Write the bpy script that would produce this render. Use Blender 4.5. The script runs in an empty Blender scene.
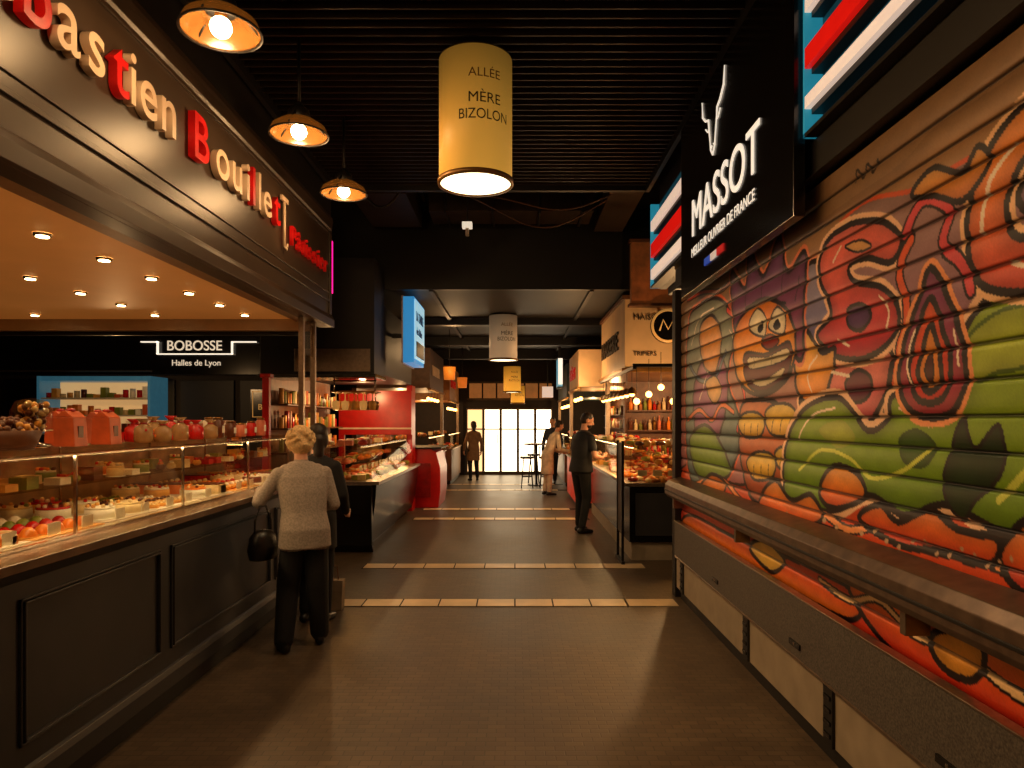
import bpy, bmesh, math, random
import numpy as np
from mathutils import Vector, Matrix
random.seed(7)
S=bpy.context.scene
COL=S.collection

def lin(c):
    return tuple(((v/255)/12.92 if v/255<=0.04045 else ((v/255+0.055)/1.055)**2.4) for v in c[:3])+(1.0,)

def mat(name,col,rough=.5,metal=0.,ems=0.,em=None,var=.25,scale=9.,bump=0.,trans=0.,alpha=1.):
    m=bpy.data.materials.new(name); m.use_nodes=True
    nt=m.node_tree; b=nt.nodes['Principled BSDF']
    c=lin(col)
    b.inputs['Roughness'].default_value=rough; b.inputs['Metallic'].default_value=metal
    tc=nt.nodes.new('ShaderNodeTexCoord'); nz=nt.nodes.new('ShaderNodeTexNoise')
    nz.inputs['Scale'].default_value=scale; nz.inputs['Detail'].default_value=4
    nt.links.new(tc.outputs['Object'],nz.inputs['Vector'])
    rp=nt.nodes.new('ShaderNodeValToRGB')
    rp.color_ramp.elements[0].position=.3; rp.color_ramp.elements[1].position=.7
    rp.color_ramp.elements[0].color=tuple(v*(1-var) for v in c[:3])+(1,)
    rp.color_ramp.elements[1].color=tuple(min(1,v*(1+var)) for v in c[:3])+(1,)
    nt.links.new(nz.outputs['Fac'],rp.inputs['Fac']); nt.links.new(rp.outputs['Color'],b.inputs['Base Color'])
    if ems>0:
        b.inputs['Emission Color'].default_value=lin(em or col); b.inputs['Emission Strength'].default_value=ems
    if bump>0:
        bp=nt.nodes.new('ShaderNodeBump'); bp.inputs['Strength'].default_value=bump; bp.inputs['Distance'].default_value=.01
        nt.links.new(nz.outputs['Fac'],bp.inputs['Height']); nt.links.new(bp.outputs['Normal'],b.inputs['Normal'])
    if trans>0: b.inputs['Transmission Weight'].default_value=trans
    if alpha<1: b.inputs['Alpha'].default_value=alpha
    return m

def glassmat(name,tint=(240,232,215),refl=.08):
    m=bpy.data.materials.new(name); m.use_nodes=True; nt=m.node_tree
    for n in list(nt.nodes): nt.nodes.remove(n)
    o=nt.nodes.new('ShaderNodeOutputMaterial'); mx=nt.nodes.new('ShaderNodeMixShader')
    t=nt.nodes.new('ShaderNodeBsdfTransparent'); g=nt.nodes.new('ShaderNodeBsdfGlossy')
    t.inputs['Color'].default_value=lin(tint); g.inputs['Roughness'].default_value=.03
    mx.inputs[0].default_value=refl
    nt.links.new(t.outputs[0],mx.inputs[1]); nt.links.new(g.outputs[0],mx.inputs[2]); nt.links.new(mx.outputs[0],o.inputs[0])
    return m

class B:
    def __init__(s): s.v=[];s.f=[];s.m=[];s.sm=[];s.mats=[]
    def mi(s,m):
        if m not in s.mats: s.mats.append(m)
        return s.mats.index(m)
    def add(s,vs,fs,m,smooth=False):
        o=len(s.v); s.v+= [tuple(v) for v in vs]; i=s.mi(m)
        for f in fs:
            s.f.append([a+o for a in f]); s.m.append(i); s.sm.append(smooth)
    def box(s,x0,x1,y0,y1,z0,z1,m,rz=0.):
        vs=[(x0,y0,z0),(x1,y0,z0),(x1,y1,z0),(x0,y1,z0),(x0,y0,z1),(x1,y0,z1),(x1,y1,z1),(x0,y1,z1)]
        if rz:
            cx,cy=(x0+x1)/2,(y0+y1)/2; c,n=math.cos(rz),math.sin(rz)
            vs=[(cx+(x-cx)*c-(y-cy)*n,cy+(x-cx)*n+(y-cy)*c,z) for x,y,z in vs]
        s.add(vs,[(0,3,2,1),(4,5,6,7),(0,1,5,4),(1,2,6,5),(2,3,7,6),(3,0,4,7)],m)
    def lathe(s,c,prof,m,n=20,sm=True,axis='z',caps=True):
        vs=[];fs=[]
        for r,z in prof:
            for k in range(n):
                a=2*math.pi*k/n; p=(r*math.cos(a),r*math.sin(a),z)
                if axis=='x': p=(p[2],p[0],p[1])
                elif axis=='y': p=(p[0],p[2],p[1])
                vs.append((c[0]+p[0],c[1]+p[1],c[2]+p[2]))
        for i in range(len(prof)-1):
            for k in range(n):
                a=i*n+k;b=i*n+(k+1)%n
                fs.append((a,b,b+n,a+n))
        fs2=[tuple(range(n-1,-1,-1)),tuple(range((len(prof)-1)*n,len(prof)*n))]
        s.add(vs,fs,m,sm)
        if not caps: return
        o=len(s.v)-len(vs); i=s.mi(m)
        for k,f in enumerate(fs2):
            if prof[0 if k==0 else -1][0]>1e-5:
                s.f.append([a+o for a in f]); s.m.append(i); s.sm.append(False)
    def cyl(s,c,r,h,m,axis='z',r2=None,n=20):
        s.lathe(c,[(r,0),(r if r2 is None else r2,h)],m,n,True,axis)
    def sph(s,c,r,m,n=14,k=8):
        if not hasattr(r,'__len__'): r=(r,r,r)
        vs=[];fs=[]
        for i in range(k+1):
            t=math.pi*i/k
            for j in range(n):
                a=2*math.pi*j/n
                vs.append((c[0]+r[0]*math.sin(t)*math.cos(a),c[1]+r[1]*math.sin(t)*math.sin(a),c[2]-r[2]*math.cos(t)))
        for i in range(k):
            for j in range(n):
                a=i*n+j;b=i*n+(j+1)%n
                fs.append((a,b,b+n,a+n))
        s.add(vs,fs,m,True)
    def tube(s,pts,r,m,n=8):
        pts=[Vector(p) for p in pts]; vs=[];fs=[]
        rs=r if hasattr(r,'__len__') else [r]*len(pts)
        for i,p in enumerate(pts):
            d=(pts[min(i+1,len(pts)-1)]-pts[max(i-1,0)]).normalized()
            up=Vector((0,0,1)) if abs(d.z)<.95 else Vector((1,0,0))
            u=d.cross(up).normalized(); w=u.cross(d)
            for k in range(n):
                a=2*math.pi*k/n; vs.append(p+(u*math.cos(a)+w*math.sin(a))*rs[i])
        for i in range(len(pts)-1):
            for k in range(n):
                a=i*n+k;b=i*n+(k+1)%n
                fs.append((a,a+n,b+n,b))
        fs.append(tuple(range(n))); fs.append(tuple(range((len(pts)-1)*n,len(pts)*n))[::-1])
        s.add(vs,fs,m,True)
    def extr(s,poly,x0,x1,m,axis='y'):
        n=len(poly)
        P=(lambda a,b,t:(a,t,b)) if axis=='y' else (lambda a,b,t:(t,a,b))
        vs=[P(a,b,x0) for a,b in poly]+[P(a,b,x1) for a,b in poly]
        fs=[(i,(i+1)%n,(i+1)%n+n,i+n) for i in range(n)]+[tuple(range(n))[::-1],tuple(range(n,2*n))]
        s.add(vs,fs,m)
    def done(s,name,parent=None,bevel=0.,fix=True):
        a=np.array(s.v); c=(a.min(0)+a.max(0))/2; c[2]=a[:,2].min()
        me=bpy.data.meshes.new(name); me.from_pydata([tuple(v) for v in (a-c)],[],s.f)
        for m in s.mats: me.materials.append(m)
        me.polygons.foreach_set('material_index',s.m); me.polygons.foreach_set('use_smooth',s.sm)
        if fix:
            bm=bmesh.new(); bm.from_mesh(me); bmesh.ops.recalc_face_normals(bm,faces=bm.faces); bm.to_mesh(me); bm.free()
        me.update()
        o=bpy.data.objects.new(name,me); COL.objects.link(o); o.location=c
        if bevel:
            md=o.modifiers.new('bevel','BEVEL'); md.width=bevel; md.segments=2; md.limit_method='ANGLE'
        if parent: par(o,parent)
        return o
def par(o,p):
    o.parent=p; o.matrix_parent_inverse=Matrix.Translation(-Vector(p.location))

def text(sr,loc,face,size,m,ext=.01,sx=1.,bold=0.,align='LEFT',parent=None,name='lettering',rz=0):
    cu=bpy.data.curves.new(name,'FONT'); cu.body=sr; cu.size=size; cu.extrude=ext; cu.offset=bold; cu.align_x=align
    cu.materials.append(m)
    o=bpy.data.objects.new(name,cu); COL.objects.link(o); o.location=loc; o.scale=(sx,1,1)
    o.rotation_euler=(math.pi/2,rz,{'L':math.pi/2,'R':-math.pi/2,'F':0}[face])
    if parent: par(o,parent)
    return o

WARM=(1,.58,.25)
def light(kind,name,loc,power,col=WARM,size=.03,target=None,angle=100,blend=.6,sx=.03,sy=1.):
    l=bpy.data.lights.new(name,kind); l.energy=power; l.color=col
    o=bpy.data.objects.new(name,l); COL.objects.link(o); o.location=loc
    if kind=='AREA': l.shape='RECTANGLE'; l.size=sx; l.size_y=sy
    else: l.shadow_soft_size=size
    if kind=='SPOT': l.spot_size=math.radians(angle); l.spot_blend=blend
    if target is not None:
        d=Vector(target)-Vector(loc); o.rotation_euler=d.to_track_quat('-Z','Y').to_euler()
    return o

# ------------------------------------------------------------ materials
M_black=mat('black_paint',(18,15,13),.5,var=.15)
M_blackgloss=mat('black_gloss',(15,13,12),.2,var=.1)
M_soffit=mat('dark_soffit',(22,17,13),.6)
M_grid=mat('grille_metal',(42,29,20),.45,.4)
M_fascia=mat('fascia_brown',(66,51,39),.36,var=.12,scale=4)
M_counter=mat('counter_paint',(48,47,48),.4,var=.12,scale=5)
M_ledge=mat('counter_ledge',(105,80,58),.25)
M_cream=mat('cream_canopy_bounce_glow',(225,178,118),.55,ems=.13,em=(255,150,62),var=.05,scale=2)  # weak emission stands in for light bounced onto the canopy underside
M_creamtrim=mat('canopy_trim',(175,145,108),.45,var=.08)
M_letter=mat('cream_letter',(230,200,168),.45,var=.08)
M_red=mat('red_gloss',(180,16,12),.3,var=.12)
M_redsign=mat('red_letter',(200,20,20),.35,ems=.1,em=(255,25,15))
M_steel=mat('brushed_steel',(150,132,115),.32,.9,var=.15,scale=30)
M_rail=mat('worn_rail',(112,92,78),.33,.6,var=.3,scale=14)
M_chrome=mat('chrome',(190,180,165),.15,1.,var=.05)
M_glass=glassmat('clear_glass')
M_white=mat('white_enamel',(200,190,172),.4,var=.08)
M_greypanel=mat('speckled_panel',(84,77,70),.5,var=.6,scale=110)
M_palepanel=mat('pale_panel',(150,135,114),.5,var=.15,scale=6)
M_bulb=mat('bulb_glow',(255,235,190),.5,ems=30,em=(255,225,170))
M_spot=mat('downlight_glow',(255,230,180),.5,ems=22,em=(255,215,150))
M_strip=mat('led_strip',(255,230,190),.5,ems=5,em=(255,215,160))
M_amberglass=mat('amber_shade',(110,72,34),.2,ems=.07,em=(255,150,50),trans=.35,var=.2)
M_brass=mat('brass',(150,105,50),.3,.8)
M_wood=mat('wood',(104,64,36),.5,var=.3)
M_gold=mat('gold_print',(200,150,80),.4,ems=.3,em=(255,180,90))
M_skin=mat('skin',(215,155,122),.5,var=.08,scale=20)

# ------------------------------------------------------------ floor
def floor_mat():
    m=bpy.data.materials.new('paver_floor'); m.use_nodes=True; nt=m.node_tree; b=nt.nodes['Principled BSDF']
    tc=nt.nodes.new('ShaderNodeTexCoord'); br=nt.nodes.new('ShaderNodeTexBrick')
    nt.links.new(tc.outputs['Object'],br.inputs['Vector'])
    br.inputs['Scale'].default_value=1.; br.inputs['Brick Width'].default_value=.1; br.inputs['Row Height'].default_value=.05; br.offset=.5
    br.inputs['Mortar Size'].default_value=.004; br.inputs['Mortar Smooth'].default_value=.6
    br.inputs['Color1'].default_value=lin((98,81,62)); br.inputs['Color2'].default_value=lin((84,69,53)); br.inputs['Mortar'].default_value=lin((66,54,41))
    nz=nt.nodes.new('ShaderNodeTexNoise'); nz.inputs['Scale'].default_value=1.1; nz.inputs['Detail'].default_value=8; nz.inputs['Roughness'].default_value=.65
    nt.links.new(tc.outputs['Object'],nz.inputs['Vector'])
    mr=nt.nodes.new('ShaderNodeMapRange'); mr.inputs[1].default_value=.3; mr.inputs[2].default_value=.7; mr.inputs[3].default_value=.6; mr.inputs[4].default_value=1.2
    nt.links.new(nz.outputs['Fac'],mr.inputs[0])
    mx=nt.nodes.new('ShaderNodeVectorMath'); mx.operation='SCALE'
    nt.links.new(br.outputs['Color'],mx.inputs[0]); nt.links.new(mr.outputs[0],mx.inputs['Scale'])
    nt.links.new(mx.outputs[0],b.inputs['Base Color'])
    bp=nt.nodes.new('ShaderNodeBump'); bp.inputs['Strength'].default_value=.35; bp.inputs['Distance'].default_value=.002; bp.invert=True
    nt.links.new(br.outputs['Fac'],bp.inputs['Height']); nt.links.new(bp.outputs['Normal'],b.inputs['Normal'])
    m2=nt.nodes.new('ShaderNodeMapRange'); m2.inputs[3].default_value=.3; m2.inputs[4].default_value=.55; nt.links.new(nz.outputs['Fac'],m2.inputs[0]); nt.links.new(m2.outputs[0],b.inputs['Roughness'])
    return m
b=B(); b.box(-9,6,-2.2,21.5,-.1,0,floor_mat()); b.done('floor')
M_band=mat('pale_stone_tile',(225,196,152),.35,var=.2,scale=3)
M_grout=mat('dark_grout',(50,40,30),.8)
for i,yc in enumerate((6.35,7.96,11.8,13.1,16.7,18.2)):
    b=B(); b.box(-1.72,1.25,yc-.14,yc+.14,0,.002,M_grout); x=-1.71
    while x<1.0:
        b.box(x+.006,x+.334,yc-.12,yc+.12,.002,.005,M_band); x+=.342
    if yc<8.1: b.box(1.0,1.46,yc-.12,yc+.12,.002,.005,M_band)
    b.done('trim_%d'%(i+1))

# ------------------------------------------------------------ shell
M_wall=mat('dark_wall',(36,27,21),.7)
b=B(); b.box(-9.1,-9,-2.2,21.5,0,5.2,M_wall); b.done('wall_left')
b=B(); b.box(6,6.1,-2.2,21.5,0,5.2,M_wall); b.done('wall_right')
b=B(); b.box(-9,6,-2.3,-2.2,0,5.2,M_wall); b.done('wall_front')
b=B(); b.box(-9,-1.55,21.5,21.7,0,5.2,M_wall); b.done('wall_back')
b=B(); b.box(1.15,6,21.5,21.7,0,5.2,M_wall); b.done('wall_back_right')
b=B(); b.box(-1.55,1.15,21.5,21.7,2.06,5.2,M_wall); b.done('wall_back_lintel')
b=B(); b.box(-9,6,-2.2,21.5,5.2,5.3,M_black); b.done('ceiling')
b=B()
x=-1.9
while x<1.4:
    b.box(x-.005,x+.005,-1.5,7.6,4.23,4.28,M_grid); x+=.12
y=-1.5
while y<7.56:
    b.box(-1.95,1.45,y-.007,y+.007,4.18,4.25,M_grid); y+=.1
for x in (-1.95,1.43): b.box(x-.02,x+.02,-1.5,7.56,4.12,4.3,M_black)
b.box(-1.97,1.45,7.56,7.62,4.14,4.32,M_black)
b.done('ceiling_grille')
b=B(); b.box(-9,6,10,21.4,3.55,3.7,M_soffit); b.box(-9,6,9.95,10.05,3.52,5.15,M_black)
for yy,zz in ((12.9,3.42),(15.8,3.36),(18.6,3.3)): b.box(-9,6,yy,yy+.25,zz,3.55,M_black)
for xx in (-1.2,1.1): b.box(xx-.03,xx+.03,10,21.4,3.5,3.55,M_black)
b.done('ceiling_soffit')
M_duct=mat('duct_metal',(56,43,32),.5,.5)
b=B(); b.box(-1.1,1.0,8.9,9.5,4.32,4.68,M_duct)
for xx in (-.9,-.3,.3,.85): b.box(xx,xx+.03,8.87,9.53,4.29,4.71,M_black); b.cyl((xx+.015,9.2,4.68),.008,.5,M_black,n=6)
for k in range(8): b.box(-1.7+.4*k,-1.67+.4*k,7.8,9.9,4.75,4.8,M_duct)
b.box(-1.9,-1.25,8.0,9.4,4.25,4.55,M_duct); b.cyl((-1.6,8.6,4.55),.01,.63,M_black,n=6); b.box(1.1,1.5,7.9,9.8,4.3,4.5,M_duct); b.cyl((1.3,8.6,4.5),.01,.68,M_black,n=6)
duct=b.done('ventilation_duct',bevel=.006)
M_cable=mat('cable',(84,52,30),.5)
b=B()
for k in range(2):
    pts=[]
    for i in range(17):
        t=i/16; pts.append((-.55+1.75*t,8.2+.2*k,4.3-(.14+.14*k)*math.sin(math.pi*t)+.05*math.sin(7*t+k)))
    b.tube(pts,.009,M_cable)
pts=[(-1.75+.04*i,7.9,4.28-.22*math.sin(math.pi*i/12)) for i in range(13)]
b.tube(pts,.014,M_black)
b.done('hanging_cables',parent=duct)
b=B(); b.cyl((-.58,8.5,4.06),.01,1.1,M_black,n=8); b.box(-.64,-.52,8.45,8.55,3.99,4.06,mat('lit_box',(220,220,210),.5,ems=.8,em=(240,225,200))); b.box(-.6,-.56,8.47,8.53,3.9,3.99,M_white); b.done('ceiling_security_camera',bevel=.004)

# ------------------------------------------------------------ entrance end
M_day=mat('daylit_frosted_glass',(235,235,220),.4,ems=4.2,em=(255,226,182),var=.1,scale=1)
M_day2=mat('daylit_glass_shaded',(200,170,130),.4,ems=1.6,em=(255,200,135),var=.3,scale=2)
M_frame=mat('door_frame',(80,64,48),.45,.4)
for i in range(5):
    x0=-1.5+i*.53; b=B(); dm=M_day2 if i==0 else M_day
    b.box(x0+.04,x0+.49,21.58,21.6,.1,2.0,dm)
    b.box(x0,x0+.04,21.52,21.64,0,2.05,M_frame); b.box(x0+.49,x0+.53,21.52,21.64,0,2.05,M_frame)
    b.box(x0+.04,x0+.49,21.52,21.64,0,.1,M_frame); b.box(x0+.04,x0+.49,21.52,21.64,2.0,2.05,M_frame)
    b.box(x0+.04,x0+.49,21.54,21.62,1.38,1.42,M_frame)
    b.cyl((x0+.43,21.5,.95),.012,.3,M_chrome,n=8)
    b.done('door_%d'%(i+1))
b=B(); M_tr=mat('transom_glass',(150,95,50),.4,ems=.16,em=(255,160,80),var=.6,scale=2)
for i in range(6):
    b.box(-1.4+i*.43,-1.4+i*.43+.38,21.42,21.46,2.35,2.8,M_tr)
b.box(-1.46,1.2,21.41,21.48,2.8,2.86,M_frame); b.box(-1.46,1.2,21.41,21.48,2.29,2.35,M_frame); b.done('window_1')

# ------------------------------------------------------------ LEFT KIOSK
b=B()
b.box(-2.12,-2.02,-1.5,7.2,0,.12,M_black)
b.box(-2.12,-2.0,-1.5,7.2,.12,1.05,M_counter)
b.box(-2.9,-2.12,-1.5,7.2,.0,1.05,M_counter)
b.extr([(-2.0,.12),(-1.975,.12),(-1.975,.2),(-1.985,.23),(-2.0,.24)],-1.5,7.2,M_counter)
def mould(b,y0,y1,z0,z1):
    for k,(o,d) in enumerate(((0,.012),(.014,.02))):
        a=o
        b.box(-2.0,-2.0+d,y0+a,y1-a,z1-a-.012,z1-a,M_counter); b.box(-2.0,-2.0+d,y0+a,y1-a,z0+a,z0+a+.012,M_counter)
        b.box(-2.0,-2.0+d,y0+a,y0+a+.012,z0+a,z1-a,M_counter); b.box(-2.0,-2.0+d,y1-a-.012,y1-a,z0+a,z1-a,M_counter)
for y0,y1 in ((-1,1.0),(1.12,2.7),(2.82,3.94),(4.06,5.7),(5.82,7.0)): mould(b,y0,y1,.33,.93)
b.extr([(-2.0,1.0),(-1.985,1.02),(-1.965,1.05),(-2.0,1.05)],-1.5,7.2,M_counter)
b.box(-2.9,-1.95,-1.5,7.22,1.05,1.09,M_ledge)
counter=b.done('pastry_counter',bevel=.003)
T=1.51
b=B()
b.box(-2.14,-2.13,-1.5,7.1,1.1,T-.015,M_glass)
b.box(-2.95,-2.1,-1.5,7.12,T-.015,T,M_glass)
b.box(-2.75,-2.42,-1.5,7.1,1.295,1.303,M_glass)
b.box(-2.145,-2.1,-1.5,7.12,T-.023,T-.017,M_chrome)
b.box(-2.145,-2.12,-1.5,7.12,1.092,1.105,M_chrome)
for yy in (.1,1.2,2.3,3.4,4.5,5.6,6.6,7.09):
    b.box(-2.142,-2.128,yy-.006,yy+.006,1.1,T-.015,M_chrome); b.box(-2.94,-2.92,yy-.01,yy+.01,1.09,T-.015,M_chrome)
b.box(-2.20,-2.16,-1.5,7.1,T-.03,T-.016,M_chrome)
b.box(-2.94,-2.925,-1.5,7.1,1.1,T-.02,mat('case_back_panel',(150,120,85),.35))
b.box(-2.9,-2.16,-1.5,7.08,1.092,1.1,M_white)
case=b.done('pastry_display_case',parent=counter)
light('AREA','case_led_tube',(-2.18,2.8,T-.034),38,(1,.76,.48),sx=.03,sy=8.4).rotation_euler=(0,math.radians(-25),0)
Pc=[mat('p_cream',(240,212,160),.4),mat('p_choc',(95,48,24),.3),mat('p_red',(190,26,20),.25),mat('p_orange',(235,130,40),.3),mat('p_gold',(220,160,72),.5),mat('p_green',(125,135,55),.4),mat('p_white',(245,235,215),.5)]
def tart(b,x,y,z,r,ca,cb):
    b.lathe((x,y,z),[(r*.8,0),(r,.022),(r*.93,.022),(r*.9,.016)],ca,14); b.cyl((x,y,z+.012),r*.88,.008,cb,n=14)
    for k in range(5):
        a=k*1.26; b.sph((x+.5*r*math.cos(a),y+.5*r*math.sin(a),z+.026),r*.22,cb,8,5)
def log(b,x,y,z,ca,cb):
    b.extr([(x-.06,z),(x+.06,z),(x+.06,z+.035),(x+.045,z+.05),(x-.045,z+.05),(x-.06,z+.035)],y-.018,y+.018,ca); b.box(x-.05,x+.05,y-.012,y+.012,z+.05,z+.058,cb)
def choux(b,x,y,z,ca,cb):
    b.sph((x,y,z+.022),(.034,.034,.024),ca,10,6); b.sph((x,y,z+.047),(.02,.02,.014),cb,8,5)
def cake(b,x,y,z,r,ca,cb):
    b.cyl((x,y,z),r*1.12,.006,Pc[6]); b.cyl((x,y,z+.006),r,.05,ca); b.cyl((x,y,z+.056),r*.97,.012,cb)
    for k in range(8):
        a=k*.785; b.sph((x+.8*r*math.cos(a),y+.8*r*math.sin(a),z+.075),.012,random.choice(Pc),7,4)
y=.4; sec=0
names=['fruit_tarts','layer_cakes','cream_puffs','layer_cakes','eclair_tray','glazed_domes','layer_cakes']
while y<6.9:
    b=B(); kind=(0,2,1,2,3,4,2)[sec%7]; L=.56
    b.box(-2.86,-2.18,y,min(y+L-.04,7.05),1.1,1.108,random.choice([M_white,Pc[6],Pc[4]]))
    if kind==2:
        for xx in (-2.3,-2.56,-2.78):
            for k in (0.12,.38):
                r=random.uniform(.075,.105)
                if random.random()<.3: b.box(xx-.1,xx+.1,y+k-.07,y+k+.07,1.108,1.175,random.choice([Pc[2],Pc[3],Pc[0],Pc[6]])); b.box(xx-.09,xx+.09,y+k-.06,y+k+.06,1.175,1.185,random.choice([Pc[2],Pc[4],Pc[1]]))
                else: cake(b,xx,y+k,1.108,r,random.choice([Pc[0],Pc[1],Pc[4],Pc[6]]),random.choice([Pc[2],Pc[0],Pc[3],Pc[6]]))
    else:
        for xx in np.arange(-2.26,-2.86,-.115):
            ca=random.choice(Pc); cb=random.choice([Pc[2],Pc[3],Pc[0],Pc[1],Pc[5],Pc[6]])
            for k in np.arange(.05,L-.08,.098):
                if kind==0: tart(b,xx,y+k,1.108,.042,Pc[4],cb)
                elif kind==1: choux(b,xx,y+k,1.108,Pc[4],cb)
                elif kind==3: log(b,xx,y+k,1.108,ca,cb)
                else: b.sph((xx,y+k,1.108),(.038,.038,.05),cb,12,8); b.cyl((xx,y+k,1.108),.044,.006,Pc[4])
    for k in (.1,.36): b.box(-2.205,-2.2,y+k,y+k+.09,1.108,1.165,Pc[6])
    for xx in (-2.5,-2.66):
        for k in np.arange(.06,L-.06,.15):
            q=random.random(); ca=random.choice(Pc)
            if q<.4: b.box(xx-.045,xx+.045,y+k-.04,y+k+.05,1.303,1.303+random.uniform(.03,.08),ca)
            elif q<.7: cake(b,xx,y+k,1.303,.05,ca,random.choice(Pc))
            else: choux(b,xx,y+k,1.303,ca,random.choice(Pc))
    par(b.done(names[sec%7]),counter); y+=L; sec+=1
M_orange=mat('orange_gift_paper',(200,92,48),.45); M_pink=mat('salmon_box',(205,112,82),.45)
M_cello=mat('cellophane',(200,160,105),.15,trans=.4); M_ribbon=mat('red_ribbon',(170,20,20),.4); M_choc=Pc[1]
def gift(y,x,c,h=.16,w=.12):
    b=B(); b.extr([(x-.06,T),(x+.06,T),(x+.05,T+h),(x-.05,T+h)],y,y+w,c); b.extr([(x-.05,T+h),(x+.05,T+h),(x+.01,T+h+.035),(x-.01,T+h+.035)],y,y+w,c)
    b.box(x+.05,x+.058,y+w*.3,y+w*.7,T+h*.3,T+h*.7,M_choc); b.sph((x,y+w/2,T+h+.04),(.025,.025,.012),M_ribbon,8,5)
    b.done('gift_box',bevel=.003)
for yy,x,c in ((3.8,-2.45,M_orange),(3.98,-2.62,M_orange),(4.14,-2.45,M_orange),(4.34,-2.62,M_pink)): gift(yy,x,c)
def bag(y,x,c,h=.17):
    b=B(); b.lathe((x,y,T),[(.05,0),(.058,.02),(.056,h*.6),(.018,h*.78),(.015,h*.82),(.045,h)],c,12)
    for k in range(14): b.sph((x+random.uniform(-.04,.04),y+random.uniform(-.04,.04),T+random.uniform(.02,h*.55)),.018,random.choice([Pc[2],Pc[2],Pc[1],Pc[3]]),7,5)
    b.lathe((x,y,T+h*.76),[(.02,0),(.022,.012)],M_ribbon,10); b.done('sweet_bag')
for k in range(9): bag(4.56+k*.125,-2.42-.13*(k%2),random.choice([Pc[2],M_cello,M_cello]),random.uniform(.13,.18))
def jar(y,x,c,r=.05,h=.14):
    b=B(); b.lathe((x,y,T),[(r*.9,0),(r,.01),(r,h*.8),(r*.7,h*.88),(r*.7,h*.9)],c,14); b.cyl((x,y,T+h*.9),r*.76,h*.1,M_brass,n=14); b.box(x+r*.9,x+r*1.02,y-.02,y+.02,T+h*.25,T+h*.6,Pc[6]); b.done('preserve_jar')
for k in range(10): jar(5.78+.12*k,-2.45-.13*(k%2),random.choice([Pc[2],Pc[3],Pc[1],Pc[6],M_pink]),.045,random.choice([.12,.14,.17]))
for yy in (3.6,4.4,5.2,5.9,6.5):
    b=B(); b.box(-2.88,-2.74,yy,yy+.3,T,T+.12,random.choice([M_pink,Pc[2]])); b.box(-2.89,-2.73,yy-.01,yy+.31,T+.12,T+.145,Pc[6]); b.box(-2.82,-2.79,yy-.012,yy+.312,T,T+.148,M_ribbon); b.done('cake_box',bevel=.003)
def basket(y,x,r=.15,h=.13):
    b=B(); b.lathe((x,y,T),[(r*.7,0),(r*.85,h*.3),(r,h*.7),(r*.96,h*.7),(r*.9,h*.6)],M_wood,18)
    for k in range(8): b.lathe((x,y,T+.012*k),[(r*(.72+.028*k),0),(r*(.76+.028*k),.006),(r*(.72+.028*k),.011)],M_wood,18)
    for k in range(90):
        a=random.random()*6.28; q=r*.85*math.sqrt(random.random()); b.sph((x+q*math.cos(a),y+q*math.sin(a),T+h*.68+(r-q)*.7*random.random()),.017,random.choice([Pc[1],M_wood,Pc[4],Pc[1]]),7,5)
    b.done('nut_basket')
basket(3.0,-2.4,.13); basket(3.36,-2.42,.13); basket(2.5,-2.45)
def glassbell(y,x,h=.26):
    b=B(); b.lathe((x,y,T),[(.08,0),(.09,.02),(.02,.03),(.018,.08),(.10,.09),(.10,.095)],M_chrome,18); b.lathe((x,y,T+.095),[(.095,0),(.095,h*.4),(.07,h*.62),(.01,h*.68)],M_glass,18)
    for k in range(50): b.sph((x+random.uniform(-.055,.055),y+random.uniform(-.055,.055),T+.11+random.uniform(0,.12)),.018,random.choice([Pc[1],Pc[0],Pc[4]]),7,5)
    b.done('sweet_cloche')
glassbell(3.3,-2.76); glassbell(3.04,-2.82); glassbell(3.62,-2.5,.24)
# canopy
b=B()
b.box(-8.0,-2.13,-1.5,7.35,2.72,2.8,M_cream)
b.box(-2.2,-2.13,-1.5,7.35,2.68,2.72,M_creamtrim); b.box(-2.3,-2.2,-1.5,7.35,2.695,2.72,M_creamtrim)
b.box(-8.0,-2.13,7.35,7.45,2.6,2.72,M_creamtrim); b.box(-8,-2.13,7.45,7.48,2.56,2.8,M_black)
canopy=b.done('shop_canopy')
b=B()
for x in (-2.7,-3.6,-4.8):
    yy=1.6
    while yy<7.2:
        b.lathe((x,yy,2.705),[(.03,.0),(.045,.0),(.05,.014)],M_chrome,14,caps=False); b.cyl((x,yy,2.7),.034,.006,M_spot,n=14); yy+=.6
par(b.done('recessed_downlights'),canopy)
for i,(x,yy) in enumerate(((-2.7,2.2),(-2.7,3.4),(-2.7,4.6),(-2.7,5.8),(-3.6,3.4),(-3.6,5.8))):
    light('SPOT','downlight_beam',(x,yy,2.68),26,WARM,.04,(x-.1,yy,0),125,.8)
light('SPOT','downlight_beam',(-4.8,6.4,2.68),30,WARM,.04,(-4.8,7.4,0),130,.8)
# fascia
b=B()
b.box(-2.12,-2.0,-1.5,7.57,2.66,3.85,M_fascia)
b.box(-8,-2.12,7.5,7.57,2.82,3.85,M_fascia)
b.extr([(-2.0,2.66),(-1.96,2.66),(-1.96,2.74),(-1.98,2.78),(-2.0,2.8)],-1.5,7.6,M_fascia)
b.extr([(-2.0,3.85),(-1.98,3.85),(-1.975,3.81),(-1.98,3.78),(-1.985,3.72),(-2.0,3.7)],-1.5,7.6,M_fascia)
b.box(-2.0,-1.985,-1.5,7.57,2.93,2.955,M_fascia); b.box(-2.0,-1.99,-1.5,7.57,3.02,3.03,M_fascia); b.box(-2.0,-1.985,-1.5,7.57,3.66,3.675,M_fascia)
b.box(-2.0,-1.98,7.5,7.57,2.8,3.7,M_fascia)
b.box(-2.2,-1.99,-1.5,7.57,3.85,4.6,M_black)
fas=b.done('shop_fascia',bevel=.003)
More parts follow.
